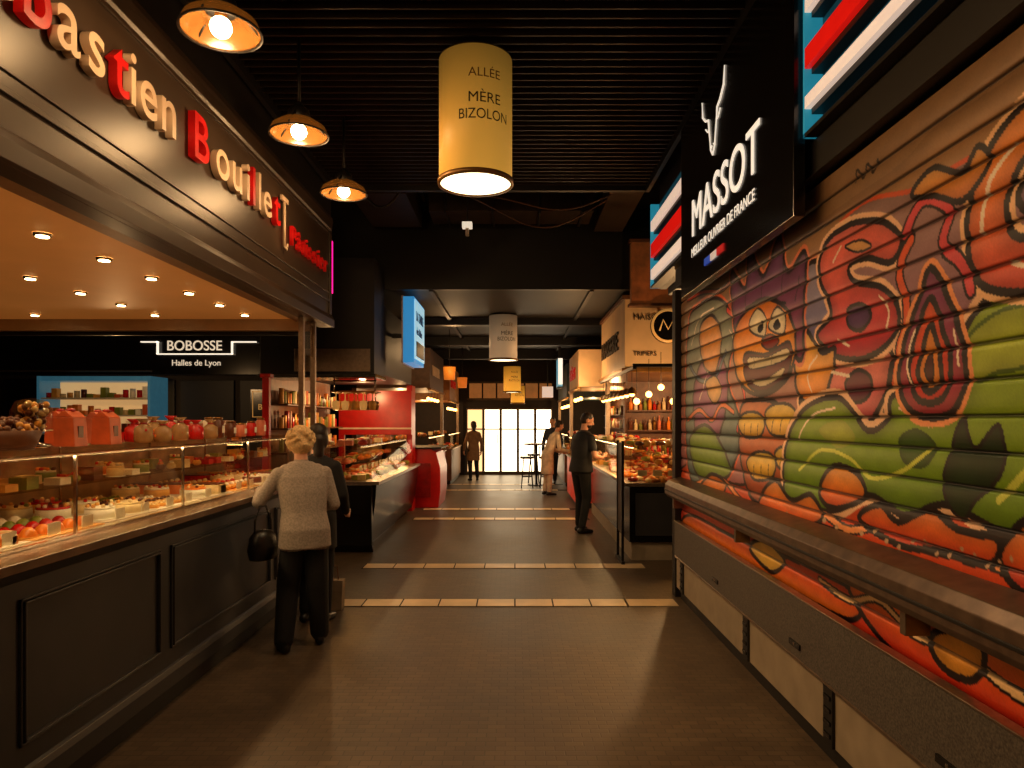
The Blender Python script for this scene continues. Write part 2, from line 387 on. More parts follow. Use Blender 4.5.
def word(chars,y0,z,size,sx,step,ext=.022,bold=.003):
    y=y0
    for ch,c in chars:
        text(ch,(-1.972,y,z),'L',size,c,ext,sx,bold,parent=fas,name='letter')
        y+=step*(.45 if ch in 'il' else .62 if ch in 't' else 1.25 if ch in 'mB' else 1)
C,R=M_letter,M_redsign
word([('S',C),('é',C),('b',R),('a',C),('s',C),('t',R),('i',C),('e',C),('n',C)],2.33,3.27,.40,1,.215)
word([('B',R),('o',C),('u',C),('i',C),('l',R),('l',C),('e',C),('t',R)],4.24,3.27,.40,1.05,.258)
word([('P',R),('â',R),('t',R),('i',R),('s',R),('s',R),('i',R),('e',R),('r',R)],6.15,3.2,.25,1,.165,.015,.0)
b=B(); b.tube([(-1.97,5.98,3.15),(-1.97,5.98,3.55)],.012,M_letter); b.box(-1.98,-1.96,5.9,6.06,3.52,3.56,M_letter); b.tube([(-1.97,5.98,3.15),(-1.97,6.03,3.12),(-1.97,6.06,3.18)],.01,M_letter); b.done('emblem',parent=fas)
b=B()
for yy in (6.75,7.14): b.box(-2.09,-2.04,yy,yy+.05,1.09,2.66,M_steel); b.box(-2.11,-2.02,yy-.02,yy+.07,1.09,1.12,M_steel)
b.box(-2.075,-2.055,6.8,7.14,2.3,2.62,M_glass)
b.done('canopy_posts',bevel=.003)
b=B(); b.box(-2.62,-2.55,7.25,7.32,0,2.14,M_red); b.box(-2.64,-2.53,7.24,7.34,2.1,2.14,M_red); b.box(-2.7,-2.48,7.24,7.36,0,.03,M_red); b.done('red_signpost',bevel=.004)
M_mag=mat('magenta_neon',(255,40,160),.4,ems=2.2,em=(255,20,130))
b=B(); b.box(-2.03,-2.0,7.66,7.69,3.05,3.62,M_mag); b.box(-2.08,-2.03,7.62,7.7,3.0,3.66,M_black); b.done('neon_tube_sign')

# ------------------------------------------------------------ dome lamps
def dome(x,y,z,pw,sp):
    b=B()
    b.cyl((x,y,z+.13),.012,4.17-z-.13,M_black,n=10)
    b.lathe((x,y,z+.055),[(.062,0),(.078,.01),(.068,.07),(.04,.1),(.015,.13)],M_black,20)
    b.lathe((x,y,z),[(.185,-.03),(.19,-.025),(.17,.02),(.11,.06),(.06,.075),(.055,.068),(.105,.052),(.162,.014),(.18,-.025)],M_amberglass,28,caps=False)
    b.lathe((x,y,z-.035),[(.183,0),(.194,.0),(.194,.008),(.183,.008)],M_black,28,caps=False)
    for k in range(3):
        a=k*2.09+.5; b.tube([(x+.05*math.cos(a),y+.05*math.sin(a),z+.12),(x+.19*math.cos(a),y+.19*math.sin(a),z-.02)],.006,M_black,6)
    b.sph((x,y,z-.01),(.052,.052,.05),M_bulb); b.cyl((x,y,z+.03),.03,.04,M_brass)
    o=b.done('pendant_dome_lamp')
    light('POINT','bulb_light',(x,y,z-.1),pw,WARM,.05)
    light('SPOT','bulb_beam',(x,y,z-.07),sp,WARM,.06,(x+1.8,y+.2,2.0),108,.8)
for yy,sp in ((.8,52),(2.05,60),(3.38,64),(4.6,66),(5.8,66)): dome(-1.42,yy,3.56,15,sp)  # nearest pair of lamps is added, unseen, to light floor and shutter

# ------------------------------------------------------------ drum pendants
def wrap(sr,size,cx,cy,r,z,m,parent,sx=1.,a0=.3):
    cu=bpy.data.curves.new('t','FONT'); cu.body=sr; cu.size=size; cu.align_x='CENTER'
    o=bpy.data.objects.new('t',cu); COL.objects.link(o)
    dg=bpy.context.evaluated_depsgraph_get(); me=bpy.data.meshes.new_from_object(o.evaluated_get(dg))
    bpy.data.objects.remove(o)
    bm=bmesh.new(); bm.from_mesh(me); bmesh.ops.subdivide_edges(bm,edges=[e for e in bm.edges if e.calc_length()>.03],cuts=2,use_grid_fill=True); bm.to_mesh(me); bm.free()
    for v in me.vertices:
        a=v.co.x*sx/r+a0; v.co=Vector((cx+(r+.005)*math.sin(a),cy-(r+.005)*math.cos(a),z+v.co.y))
    me.materials.clear(); me.materials.append(m)
    p=bpy.data.objects.new('printed_text',me); COL.objects.link(p); par(p,parent)
def shade_mat(name,c,e,st,zs):
    m=bpy.data.materials.new(name); m.use_nodes=True; nt=m.node_tree; b=nt.nodes['Principled BSDF']
    b.inputs['Base Color'].default_value=lin(c); b.inputs['Roughness'].default_value=.5
    tc=nt.nodes.new('ShaderNodeTexCoord'); sp=nt.nodes.new('ShaderNodeSeparateXYZ'); nt.links.new(tc.outputs['Object'],sp.inputs[0])
    mr=nt.nodes.new('ShaderNodeMapRange'); mr.inputs[1].default_value=0; mr.inputs[2].default_value=zs; mr.inputs[3].default_value=st*1.7; mr.inputs[4].default_value=st*.45
    nt.links.new(sp.outputs['Z'],mr.inputs[0]); nt.links.new(mr.outputs[0],b.inputs['Emission Strength']); b.inputs['Emission Color'].default_value=lin(e)
    return m
M_ink=mat('dark_ink',(40,26,12),.6); M_inkpale=mat('faded_ink',(130,90,36),.6)
M_rim=mat('shade_rim',(130,92,42),.4,.4); M_disc=mat('lamp_diffuser',(255,240,200),.5,ems=3.5,em=(255,232,180))
def drum(x,y,z0,h,r,c,e,st,pw,top):
    ms=shade_mat('drum_shade',c,e,st,h)
    b=B(); b.lathe((x,y,z0),[(r*.97,.0),(r,0),(r,h),(r*.97,h)],ms,48,caps=False)
    b.lathe((x,y,z0-.012),[(r*.96,0),(r+.01,.0),(r+.01,.03),(r+.003,.034)],M_rim,48,caps=False)
    b.cyl((x,y,z0+h-.02),r*.99,.03,M_brass,n=48)
    b.cyl((x,y,z0-.002),r*.965,.01,M_disc,n=48)
    b.cyl((x,y,z0+h),.012,top-z0-h,M_black,n=8); b.cyl((x,y,z0+h),.06,.03,M_black)
    o=b.done('drum_pendant_lamp')
    wrap('ALLÉE',r*.33,x,y,r,z0+h*.74,M_inkpale,o); wrap('MÈRE',r*.38,x,y,r,z0+h*.54,M_ink,o); wrap('BIZOLON',r*.38,x,y,r,z0+h*.41,M_ink,o,.85)
    if pw: light('SPOT','drum_light',(x,y,z0-.05),pw,(1,.66,.34),.12,(x,y,0),150,.5)
    return o
drum(-.27,4.8,3.28,.83,.25,(215,165,75),(245,180,70),.26,46,4.17)
drum(-.21,12.5,2.74,.78,.25,(180,165,145),(255,205,150),.14,60,3.55)
drum(-.07,17.2,2.36,.62,.21,(225,165,70),(255,170,55),.5,45,3.55)
drum(.08,20.2,2.16,.5,.2,(225,165,70),(255,170,55),.5,0,3.55)

# ------------------------------------------------------------ RIGHT SHUTTER WITH GRAFFITI
XS=1.56; Y0,Y1=.5,6.55; ZB,ZT=.70,2.88
def wp(x,y):  # surveyed mural point -> metres on the shutter (along aisle, height)
    k=XS/(x-515.); return (700*k,1.65+(421-y)*k)
def spline(pts,closed=True,n=8):
    P=np.array(pts,float); N=len(P); out=[]
    rng=range(N if closed else N-1)
    for i in rng:
        g=(lambda k:P[k%N]) if closed else (lambda k:P[min(max(k,0),N-1)])
        p0,p1,p2,p3=g(i-1),g(i),g(i+1),g(i+2)
        for j in range(n):
            t=j/n; out.append(.5*((2*p1)+(-p0+p2)*t+(2*p0-5*p1+4*p2-p3)*t*t+(-p0+3*p1-3*p2+p3)*t**3))
    if not closed: out.append(P[-1])
    return np.array(out)
slat=.121
zs=[]; zo=[]
z=ZB
prof=[(0,.014),(.03,.006),(.07,0),(.2,-.003),(.35,-.0045),(.5,-.005),(.65,-.0045),(.8,-.003),(.91,0),(.96,.006)]
while z<ZT-slat*.5:
    for t,o in prof:
        zs.append(z+t*slat); zo.append(o)
    z+=slat
zs2=[];zo2=[]
for i in range(len(zs)-1):
    n=3 if zs[i+1]-zs[i]>.012 else 1
    for j in range(n):
        zs2.append(zs[i]+(zs[i+1]-zs[i])*j/n); zo2.append(zo[i]+(zo[i+1]-zo[i])*j/n)
zs=np.array(zs2);zo=np.array(zo2)
ys=[];yy=Y0
while yy<Y1: ys.append(yy); yy+=.003+.001*yy
ys=np.array(ys+[Y1])
GY,GZ=np.meshgrid(ys,zs); nz_,ny_=GY.shape
py=GY.ravel(); pz=GZ.ravel()
colr=np.zeros((py.size,3))
def L3(c): return np.array(lin(c)[:3])
colr[:]=L3((138,106,76))
def segdist(sel,poly,closed):
    d=np.full(sel.size,9.); Y=py[sel];Z=pz[sel]; n=len(poly)
    for i in range(n if closed else n-1):
        a=poly[i];b_=poly[(i+1)%n]; v=b_-a; L=max(v@v,1e-9)
        t=np.clip(((Y-a[0])*v[0]+(Z-a[1])*v[1])/L,0,1)
        d=np.minimum(d,np.hypot(Y-a[0]-t*v[0],Z-a[1]-t*v[1]))
    return d
def inside(sel,poly):
    Y=py[sel];Z=pz[sel]; r=np.zeros(sel.size,bool); n=len(poly)
    for i in range(n):
        a=poly[i];b_=poly[(i+1)%n]
        if a[1]==b_[1]: continue
        c=((a[1]>Z)!=(b_[1]>Z))&(Y<(b_[0]-a[0])*(Z-a[1])/(b_[1]-a[1])+a[0]); r^=c
    return r
def bb(poly,m):
    return np.nonzero((py>poly[:,0].min()-m)&(py<poly[:,0].max()+m)&(pz>poly[:,1].min()-m)&(pz<poly[:,1].max()+m))[0]
DK=(24,10,16)
def fill(pts,c,oc=DK,w=.015,c2=None,halo=None,hw=.022):
    poly=np.array([wp(*p) for p in spline(pts)]); sel=bb(poly,max(w,hw)+.02)
    if sel.size==0: return
    d=segdist(sel,poly,True); ins=inside(sel,poly)
    if halo is not None: colr[sel[(d<w+hw)]]=L3(halo)
    A=L3(c)[None,:].repeat(sel.size,0)
    if c2 is not None:
        t=np.clip((pz[sel]-poly[:,1].min())/(np.ptp(poly[:,1])+1e-6),0,1)[:,None]; t=t*t*(3-2*t)
        A=A*(1-t)+L3(c2)[None,:]*t
    e=np.clip(d/.09,0,1)[:,None]; A=A*(.6+.4*e)
    colr[sel[ins]]=A[ins]
    if w>0: colr[sel[d<w]]=L3(oc)
def stroke(pts,c,w=.03,oc=DK,ow=.012):
    poly=np.array([wp(*p) for p in spline(pts,False)]); sel=bb(poly,w+ow)
    if sel.size==0: return
    d=segdist(sel,poly,False)
    if ow>0: colr[sel[d<w+ow]]=L3(oc)
    colr[sel[d<w]]=L3(c)
def hl(pts,c=(244,224,204),w=.006): stroke(pts,c,w,ow=0)
# backgrounds
fill([(686,360),(720,310),(770,270),(830,215),(900,165),(960,110),(1100,60),(1100,330),(960,340),(900,410),(800,430),(760,490),(686,480)],(168,104,112),w=0,c2=(158,120,84))
fill([(815,265),(860,205),(920,188),(990,150),(1100,140),(1100,330),(980,320),(920,420),(850,400),(810,340)],(142,92,128),w=.01,oc=(205,84,46),c2=(160,124,120))
fill([(686,465),(740,485),(800,470),(850,500),(900,500),(960,510),(1040,520),(1100,540),(1150,900),(686,560)],(202,44,30),w=.01,c2=(226,84,36))
# left swirls
fill([(688,335),(700,305),(722,300),(735,330),(728,380),(742,430),(725,480),(690,475)],(84,118,122),c2=(136,142,124),halo=(222,100,48))
fill([(694,390),(708,350),(724,360),(728,400),(715,445),(698,440)],(150,76,124))
fill([(700,330),(712,315),(722,335),(716,372),(704,365)],(226,150,60))
fill([(690,440),(706,425),(722,445),(730,475),(700,478)],(120,160,36))
stroke([(688,420),(700,410),(712,420),(722,405),(734,412)],(230,116,46),.014)
stroke([(690,365),(700,380),(715,378),(726,352)],(66,100,130),.012)
stroke([(728,310),(742,330),(736,365),(745,395),(738,430)],(222,64,40),.016)
stroke([(688,300),(704,292),(722,290),(738,272)],(190,70,44),.012)
fill([(706,384),(716,376),(722,392),(714,404)],(240,186,110),w=.008)
hl([(692,345),(700,318),(714,308)]); hl([(700,400),(708,372)]); hl([(730,330),(736,345)],w=.005)
# letter masses
fill([(806,420),(800,380),(818,340),(850,360),(872,330),(892,350),(884,400),(860,430),(830,440)],(206,84,104),c2=(226,136,116),halo=(240,196,160))
fill([(804,330),(798,290),(812,262),(836,270),(842,300),(832,330),(816,345)],(104,100,148),c2=(152,142,166),halo=(230,150,106))
fill([(818,336),(832,312),(820,276),(826,244),(852,224),(884,222),(902,240),(892,262),(868,258),(850,266),(856,282),(884,288),(900,312),(892,340),(866,358),(836,356)],(196,44,60),c2=(236,112,96),halo=(244,196,160))
fill([(848,310),(862,304),(872,316),(862,330),(850,326)],(96,56,110),w=.01)
fill([(846,246),(862,240),(872,246),(858,252)],(250,190,120),w=.006)
hl([(834,262),(842,246)]); hl([(880,296),(890,312),(886,330)]); hl([(838,340),(850,346)])
fill([(796,355),(806,330),(822,352),(836,350),(828,390),(812,405),(798,392)],(244,150,52),c2=(248,190,84))
stroke([(886,420),(896,380),(900,350),(908,310),(900,270),(912,240)],(224,92,48),.02)
fill([(846,384),(858,370),(872,378),(868,398),(852,402)],(108,36,62),w=.01)
hl([(812,392),(808,372),(818,356)]); hl([(832,372),(850,376)],w=.008)
# cartoon head
def ch(pts,cx=765,cy=348,k=.98): return [(cx+(x-768)*k,cy+(y-352)*k) for x,y in pts]
fill([(734,320),(732,272),(746,288),(750,248),(764,276),(780,236),(788,272),(806,252),(804,310),(802,360),(780,340),(742,350)],(136,60,96),c2=(96,60,104),halo=(214,120,84))
for q in ((746,305,746,290),(762,296,762,272),(782,292,784,262),(796,300,800,276)): stroke([(q[0],q[1]),(q[2],q[3])],(54,26,44),.007,ow=0)
fill(ch([(736,345),(746,318),(768,302),(790,312),(800,345),(792,382),(766,400),(742,386)]),(244,170,40),c2=(232,130,36))
fill(ch([(752,332),(760,312),(769,320),(768,340)]),(250,236,200),w=.008); fill(ch([(772,330),(781,310),(790,322),(786,338)]),(250,236,200),w=.008)
fill(ch([(761,331),(765,324),(767,332),(763,337)]),(20,15,12),w=0); fill(ch([(777,329),(781,322),(785,329),(780,334)]),(20,15,12),w=0)
fill(ch([(764,346),(773,338),(783,345),(773,354)]),(150,44,28),w=.007)
fill(ch([(748,358),(770,358),(794,346),(792,378),(768,396),(750,388)]),(90,18,16),w=.009)
fill(ch([(752,362),(770,361),(791,352),(790,363),(770,371),(753,373)]),(250,232,190),w=.004); fill(ch([(755,384),(768,384),(788,372),(784,381),(768,391),(757,389)]),(250,232,190),w=.003)
for xx in (757,763,769,775,781): stroke(ch([(xx,360),(xx,371)]),(40,22,18),.003,ow=0)
stroke(ch([(748,312),(758,306)]),DK,.008,ow=0); stroke(ch([(776,304),(790,306)]),DK,.008,ow=0)
fill([(742,406),(756,400),(778,404),(794,430),(796,468),(778,500),(752,498),(740,450)],(170,78,40),c2=(206,112,52))
def paw(cx,cy,s):
    fill([(cx-14*s,cy-4*s),(cx-6*s,cy-13*s),(cx+8*s,cy-12*s),(cx+14*s,cy),(cx+8*s,cy+12*s),(cx-8*s,cy+12*s)],(246,190,48),c2=(250,214,96),w=.01)
    for k in (-7,0,7): stroke([(cx+k*s,cy-1*s),(cx+(k-1)*s,cy+10*s)],(60,34,20),.005,ow=0)
paw(752,425,.95); paw(782,420,1.2); paw(762,466,1.05); paw(787,458,.85)
# green
fill([(790,505),(786,450),(804,410),(840,398),(868,430),(888,420),(896,395),(940,415),(968,395),(964,338),(1000,292),(1100,262),(1100,540),(1010,535),(950,505),(905,515),(870,495),(838,510)],(104,146,18),c2=(150,178,44),halo=(244,198,160),hw=.028)
fill([(966,345),(990,318),(1024,305),(1060,320),(1050,360),(1000,372),(975,380)],(176,196,62),w=.008,oc=(74,102,20))
fill([(900,440),(918,430),(936,446),(926,466),(906,462)],(64,104,16),w=.006,oc=(46,74,12)); fill([(820,430),(842,420),(856,438),(838,448)],(182,200,70),w=0)
fill([(944,488),(952,450),(964,418),(976,448),(1000,425),(1004,470),(978,500),(962,520)],(28,54,14),w=.008)
stroke([(800,470),(822,450),(850,458),(872,478),(905,470),(930,450)],(206,218,84),.009,ow=0)
stroke([(1000,500),(1030,470),(1060,440)],(206,218,90),.014,ow=0); hl([(900,408),(930,426),(960,408)]); hl([(798,440),(812,416),(836,408)])
fill([(820,488),(834,466),(858,474),(866,496),(842,508),(826,504)],(240,96,36),c2=(248,166,60))
# drop flame
fill([(932,268),(950,300),(964,345),(966,385),(950,414),(916,414),(900,385),(906,340),(920,300)],(176,46,66),c2=(140,62,110),halo=(240,156,100))
fill([(932,298),(944,330),(952,365),(944,398),(920,400),(910,372),(918,330)],(226,52,28),c2=(238,92,40))
fill([(932,325),(940,352),(942,380),(930,392),(919,376),(924,348)],(246,150,50))
fill([(931,352),(935,370),(931,384),(926,370)],(84,24,26),w=.005)
hl([(912,385),(908,360),(916,330)]); hl([(955,330),(960,365)])
# right letter, orange to pink
fill([(982,284),(968,232),(978,176),(1004,128),(1040,92),(1100,58),(1100,120),(1048,138),(1018,172),(1008,212),(1024,238),(1100,224),(1100,276),(1036,292)],(224,84,70),c2=(236,144,56),halo=(244,196,150))
hl([(982,232),(990,184),(1014,146)],w=.01); hl([(1010,262),(1040,270)],w=.008)
fill([(1020,200),(1034,168),(1080,150),(1080,206),(1044,218)],(118,66,120),c2=(150,120,140))
stroke([(905,235),(925,200),(950,210),(944,245),(962,262),(972,290)],(216,74,84),.02)
fill([(912,196),(934,168),(962,172),(980,146),(990,164),(964,200),(936,196)],(222,128,60),c2=(240,170,80),w=.012)
stroke([(856,182),(858,170),(864,178),(868,164),(874,172),(878,160)],(30,20,15),.007,ow=0)
stroke([(700,285),(730,262),(760,232),(800,200)],(120,84,70),.010,ow=0)
# red swirls low
stroke([(690,487),(720,478),(748,505),(790,515),(820,512),(850,530),(890,525),(930,548),(985,560),(1060,600)],(246,158,96),.014)
stroke([(690,500),(730,500),(770,530),(820,530),(870,550),(940,575),(1040,640)],(196,28,22),.024)
fill([(860,520),(880,505),(900,522),(930,510),(960,530),(1000,540),(990,565),(940,552),(900,545)],(244,72,36),c2=(248,136,52))
fill([(1000,560),(1015,530),(1040,520),(1060,560),(1050,600),(1020,590)],(226,50,30),c2=(246,146,58))
fill([(760,505),(775,480),(792,500),(812,495),(822,520),(790,528)],(240,80,34),c2=(248,156,60))
fill([(700,488),(712,474),(726,484),(720,500),(706,500)],(240,136,48))
for k in range(26):
    x=700+k*12.5; yv=500+k*2.6+6*math.sin(k*1.7); fill([(x-2,yv),(x,yv-3),(x+2,yv),(x,yv+3)],(244,200,160),w=0)
# below the rail
fill([(690,515),(740,540),(800,562),(860,595),(850,620),(780,585),(690,540)],(248,150,44),c2=(236,76,32))
fill([(850,590),(880,575),(930,612),(1000,650),(1080,690),(1080,760),(960,700),(900,660)],(224,44,28),c2=(248,140,48))
stroke([(820,580),(850,600),(880,600),(915,635),(960,650),(1010,690),(1080,730)],(246,206,150),.011)
fill([(930,640),(950,630),(985,650),(975,680),(945,668)],(246,170,60)); fill([(750,548),(765,540),(785,560),(772,572)],(248,200,80))
rng=np.random.RandomState(3)
wear=(np.sin(py*37+np.sin(pz*11)*3)*np.sin(pz*53+py*5))*.06+rng.uniform(-.07,.07,py.size)
colr*= (1+wear)[:,None]
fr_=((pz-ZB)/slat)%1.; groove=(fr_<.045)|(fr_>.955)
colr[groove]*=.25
me=bpy.data.meshes.new('roller_shutter')
offx=np.repeat(zo,ny_)
verts=np.stack([XS+offx,py,pz],1)
idx=np.arange(nz_*ny_).reshape(nz_,ny_)
faces=np.stack([idx[:-1,:-1],idx[1:,:-1],idx[1:,1:],idx[:-1,1:]],-1).reshape(-1,4)
me.from_pydata(verts.tolist(),[],faces.tolist())
ca=me.color_attributes.new('paint','FLOAT_COLOR','POINT')
ca.data.foreach_set('color',np.concatenate([np.clip(colr,0,1),np.ones((py.size,1))],1).astype(np.float32).ravel())
me.polygons.foreach_set('use_smooth',[True]*len(me.polygons))
mg=bpy.data.materials.new('painted_slats'); mg.use_nodes=True; nt=mg.node_tree; bs=nt.nodes['Principled BSDF']
at=nt.nodes.new('ShaderNodeAttribute'); at.attribute_name='paint'; nt.links.new(at.outputs['Color'],bs.inputs['Base Color'])
bs.inputs['Roughness'].default_value=.38; bs.inputs['Metallic'].default_value=.15
me.materials.append(mg)
sh=bpy.data.objects.new('roller_shutter',me); COL.objects.link(sh)
b=B()
b.box(1.64,1.75,-1.5,6.6,0,2.88,M_black); b.box(1.5,1.64,6.56,6.68,0,2.88,M_black); b.box(1.64,4.5,6.6,6.68,0,2.88,M_black)
b.box(1.58,1.64,-1.5,.5,.1,2.88,M_black)
b.done('shutter_housing',bevel=.003)
b=B()
b.box(1.54,1.58,-1.5,6.5,0,.1,M_black)
b.box(1.51,1.54,-1.5,6.54,.1,.39,M_palepanel); b.box(1.49,1.53,-1.5,6.54,.39,.72,M_greypanel)
b.box(1.485,1.49,-1.5,6.54,.385,.4,M_steel); b.box(1.485,1.535,-1.5,6.54,.715,.725,M_steel)
for yy in (1.6,3.35,4.55,6.3):
    b.box(1.495,1.53,yy-.05,yy+.05,.1,.44,M_black)
    for k in range(5): b.box(1.488,1.5,yy-.035,yy+.035,.14+k*.06,.16+k*.06,M_blackgloss)
for yy in (2.4,3.72,5.2):
    b.box(1.48,1.5,yy-.07,yy+.07,.45,.48,M_blackgloss); b.cyl((1.478,yy,.465),.01,.02,M_chrome,'x',n=8)
b.done('stall_base_panel',bevel=.003)
b=B()
b.extr([(1.55,.93),(1.42,.95),(1.40,.98),(1.40,1.06),(1.43,1.1),(1.545,1.13),(1.545,1.10),(1.55,1.08)],-1.5,6.54,M_rail)
b.box(1.395,1.41,-1.5,6.54,1.005,1.02,M_black)
for yy in (0.6,2.6,4.6,6.4): b.box(1.45,1.545,yy,yy+.04,.85,.94,M_steel)
b.done('counter_guard_rail',bevel=.003)
M_barw=mat('white_light_bar',(255,235,215),.4,ems=.6,em=(255,222,198)); M_barr=mat('red_light_bar',(230,30,20),.4,ems=.45,em=(255,22,14))
M_cyan=mat('cyan_backlight',(20,60,72),.4,ems=.06,em=(50,170,200)); M_cyanedge=mat('cyan_edge_glow',(50,140,160),.4,ems=.35,em=(50,180,210))
b=B()
b.box(1.5,1.64,-1.5,6.55,2.89,3.06,M_black); b.box(1.55,1.62,-1.5,7.5,3.06,4.6,M_black)
b.box(1.64,3.5,6.7,7.5,3.0,4.6,M_black)
fr=b.done('shutter_fascia',bevel=.003)
for (a,c,q) in ((.6,3.5,0),(5.95,7.45,1)):
    b=B(); b.box(1.53,1.549,a,c,3.08,3.95,M_cyan)
    for z0,z1,m in (((3.2,3.26,M_barw),(3.4,3.5,M_barr),(3.68,3.74,M_barw)) if q==0 else ((3.15,3.25,M_barw),(3.38,3.52,M_barr),(3.66,3.76,M_barw))):
        b.box(1.44,1.47,a+.05,c-.02,z0,z1,m); b.box(1.47,1.53,a+.06,c-.03,z0-.03,z1+.03,M_black)
    b.box(1.44,1.53,c-.02,c,3.06,3.95,M_cyanedge)
    b.box(1.44,1.549,a,c,3.06,3.08,M_black)
    par(b.done('striped_light_sign'),fr)
b=B(); b.box(1.40,1.46,3.52,5.9,2.68,4.1,M_blackgloss); b.box(1.46,1.5,3.7,5.7,3.1,3.9,M_black)
sg=b.done('hanging_sign_board',bevel=.004)
M_wl=mat('lit_white_letter',(240,230,215),.4,ems=.8,em=(255,238,215))
text('MASSOT',(1.395,5.54,3.1),'R',.41,M_wl,.003,1.0,.0,parent=sg)
text('MEILLEUR OUVRIER DE FRANCE',(1.395,5.54,2.94),'R',.1,M_wl,.001,1.03,0,parent=sg)
b=B()
for k,c in enumerate(((40,80,190),(225,215,205),(190,30,30))):
    b.box(1.39,1.4,5.0-k*.16,5.15-k*.16,2.79,2.84,mat('tricolour_%d'%k,c,.5,ems=.35,em=c))
b.tube([(1.395,5.22,4.02),(1.395,5.2,3.9),(1.395,5.12,3.84),(1.395,5.05,3.82),(1.395,5.02,3.7),(1.395,4.99,3.58),(1.395,4.94,3.53),(1.395,4.89,3.58),(1.395,4.86,3.7),(1.395,4.83,3.82),(1.395,4.76,3.84),(1.395,4.68,3.9),(1.395,4.66,4.02)],[.004,.007,.008,.007,.006,.006,.007,.006,.006,.007,.008,.007,.004],M_wl)
b.tube([(1.395,5.12,3.78),(1.395,5.07,3.74),(1.395,5.03,3.74)],.005,M_wl); b.tube([(1.395,4.76,3.78),(1.395,4.81,3.74),(1.395,4.85,3.74)],.005,M_wl)
b.tube([(1.395,4.98,3.59),(1.395,4.96,3.6)],.006,M_wl); b.tube([(1.395,4.92,3.6),(1.395,4.90,3.59)],.006,M_wl)
b.done('emblem',parent=sg)

# ------------------------------------------------------------ BACK LEFT SHOPS
M_cyan2=mat('blue_screen',(110,165,180),.4,ems=.4,em=(120,195,215),var=.5,scale=4); M_wline=mat('white_neon',(255,240,220),.4,ems=1.1,em=(255,238,215))
M_cyan3=mat('cabinet_blue_edge',(60,105,120),.4,ems=.14,em=(90,170,200))
M_wl2=mat('shop_sign_letter',(220,205,185),.4,ems=.6,em=(255,232,200))
b=B(); b.box(-8.6,-3.4,11.0,11.3,2.38,3.4,M_blackgloss); b.box(-8.6,-3.4,11.25,11.35,0,2.38,M_wall)
for k in range(5): b.box(-8.2+k*.95,-8.2+k*.95+.85,11.2,11.25,.9,2.3,M_black)
b.box(-8.6,-5.7,10.98,11.0,2.42,2.45,M_steel)
bf=b.done('delicatessen_fascia',bevel=.004)
text('BOBOSSE',(-5.03,10.98,2.76),'F',.22,M_wl2,.005,.95,.001,'CENTER',bf); text('Halles de Lyon',(-5.0,10.98,2.52),'F',.13,M_wl2,.004,1,0,'CENTER',bf)
b=B(); b.box(-5.85,-5.58,10.93,10.98,2.88,2.895,M_wline); b.box(-4.42,-4.05,10.93,10.98,2.88,2.895,M_wline)
b.box(-5.6,-5.585,10.93,10.98,2.7,2.895,M_wline); b.box(-4.435,-4.42,10.93,10.98,2.7,2.895,M_wline); b.box(-5.6,-4.42,10.93,10.98,2.69,2.705,M_wline); b.done('neon_outline',parent=bf)
b=B(); b.box(-4.2,-3.42,11.12,11.19,1.68,2.15,M_blackgloss)
for q in ((-4.17,-3.45,1.71,1.72),(-4.17,-3.45,2.11,2.12),(-4.17,-4.16,1.71,2.12),(-3.46,-3.45,1.71,2.12)): b.box(q[0],q[1],11.11,11.12,q[2],q[3],M_gold)
b.cyl((-3.81,11.105,2.0),.06,.01,M_gold,'y'); pl=b.done('gilt_plaque')
text('BOBOSSE',(-3.81,11.11,1.83),'F',.13,M_gold,.003,1,0,'CENTER',pl); text('CHARCUTERIE',(-3.81,11.11,1.75),'F',.06,M_gold,.003,1,0,'CENTER',pl)
M_lit=mat('cabinet_back_light',(240,215,170),.5,ems=.4,em=(255,200,130),var=.2,scale=2)
b=B(); b.box(-7.1,-5.45,10.4,10.95,.0,1.45,M_black); b.box(-7.1,-5.45,10.45,10.95,2.25,2.32,M_cyan3); b.box(-7.1,-5.45,10.9,10.95,1.45,2.25,M_lit)
for zz in (1.45,1.72,1.98): b.box(-7.08,-5.47,10.45,10.9,zz,zz+.02,M_white)
for zz in (1.47,1.74,2.0):
    for k in range(15):
        x=-7.02+k*.105; q=random.random()
        if q<.5: b.cyl((x,10.55,zz),.04,random.uniform(.06,.15),random.choice(Pc),n=10)
        else: b.box(x-.04,x+.04,10.5,10.6,zz,zz+random.uniform(.05,.17),random.choice(Pc+[M_orange]))
b.box(-7.12,-7.08,10.42,10.95,1.45,2.32,M_cyan3); b.box(-5.47,-5.43,10.42,10.95,1.45,2.32,M_cyan3)
b.done('chilled_cabinet')
b=B(); b.box(-6.2,-3.6,9.2,10.0,0,1.0,M_counter); b.box(-6.2,-3.6,9.18,9.2,1.0,1.35,M_glass); b.box(-6.2,-3.6,9.18,9.9,1.35,1.365,M_glass); b.box(-6.2,-3.6,9.22,9.25,1.33,1.345,M_strip)
for k in range(60): b.sph((random.uniform(-6.1,-3.7),random.uniform(9.3,9.9),1.02),(random.uniform(.04,.09),.05,.04),random.choice(Pc),8,5)
for k in range(16): b.box(-6.1+k*.15,-6.0+k*.15,9.5,9.6,1.365,1.365+random.uniform(.08,.22),random.choice(Pc+[M_red,M_red,M_orange]))
b.done('delicatessen_counter')
light('POINT','shop_light',(-5,8.8,2.3),28,WARM,.05)

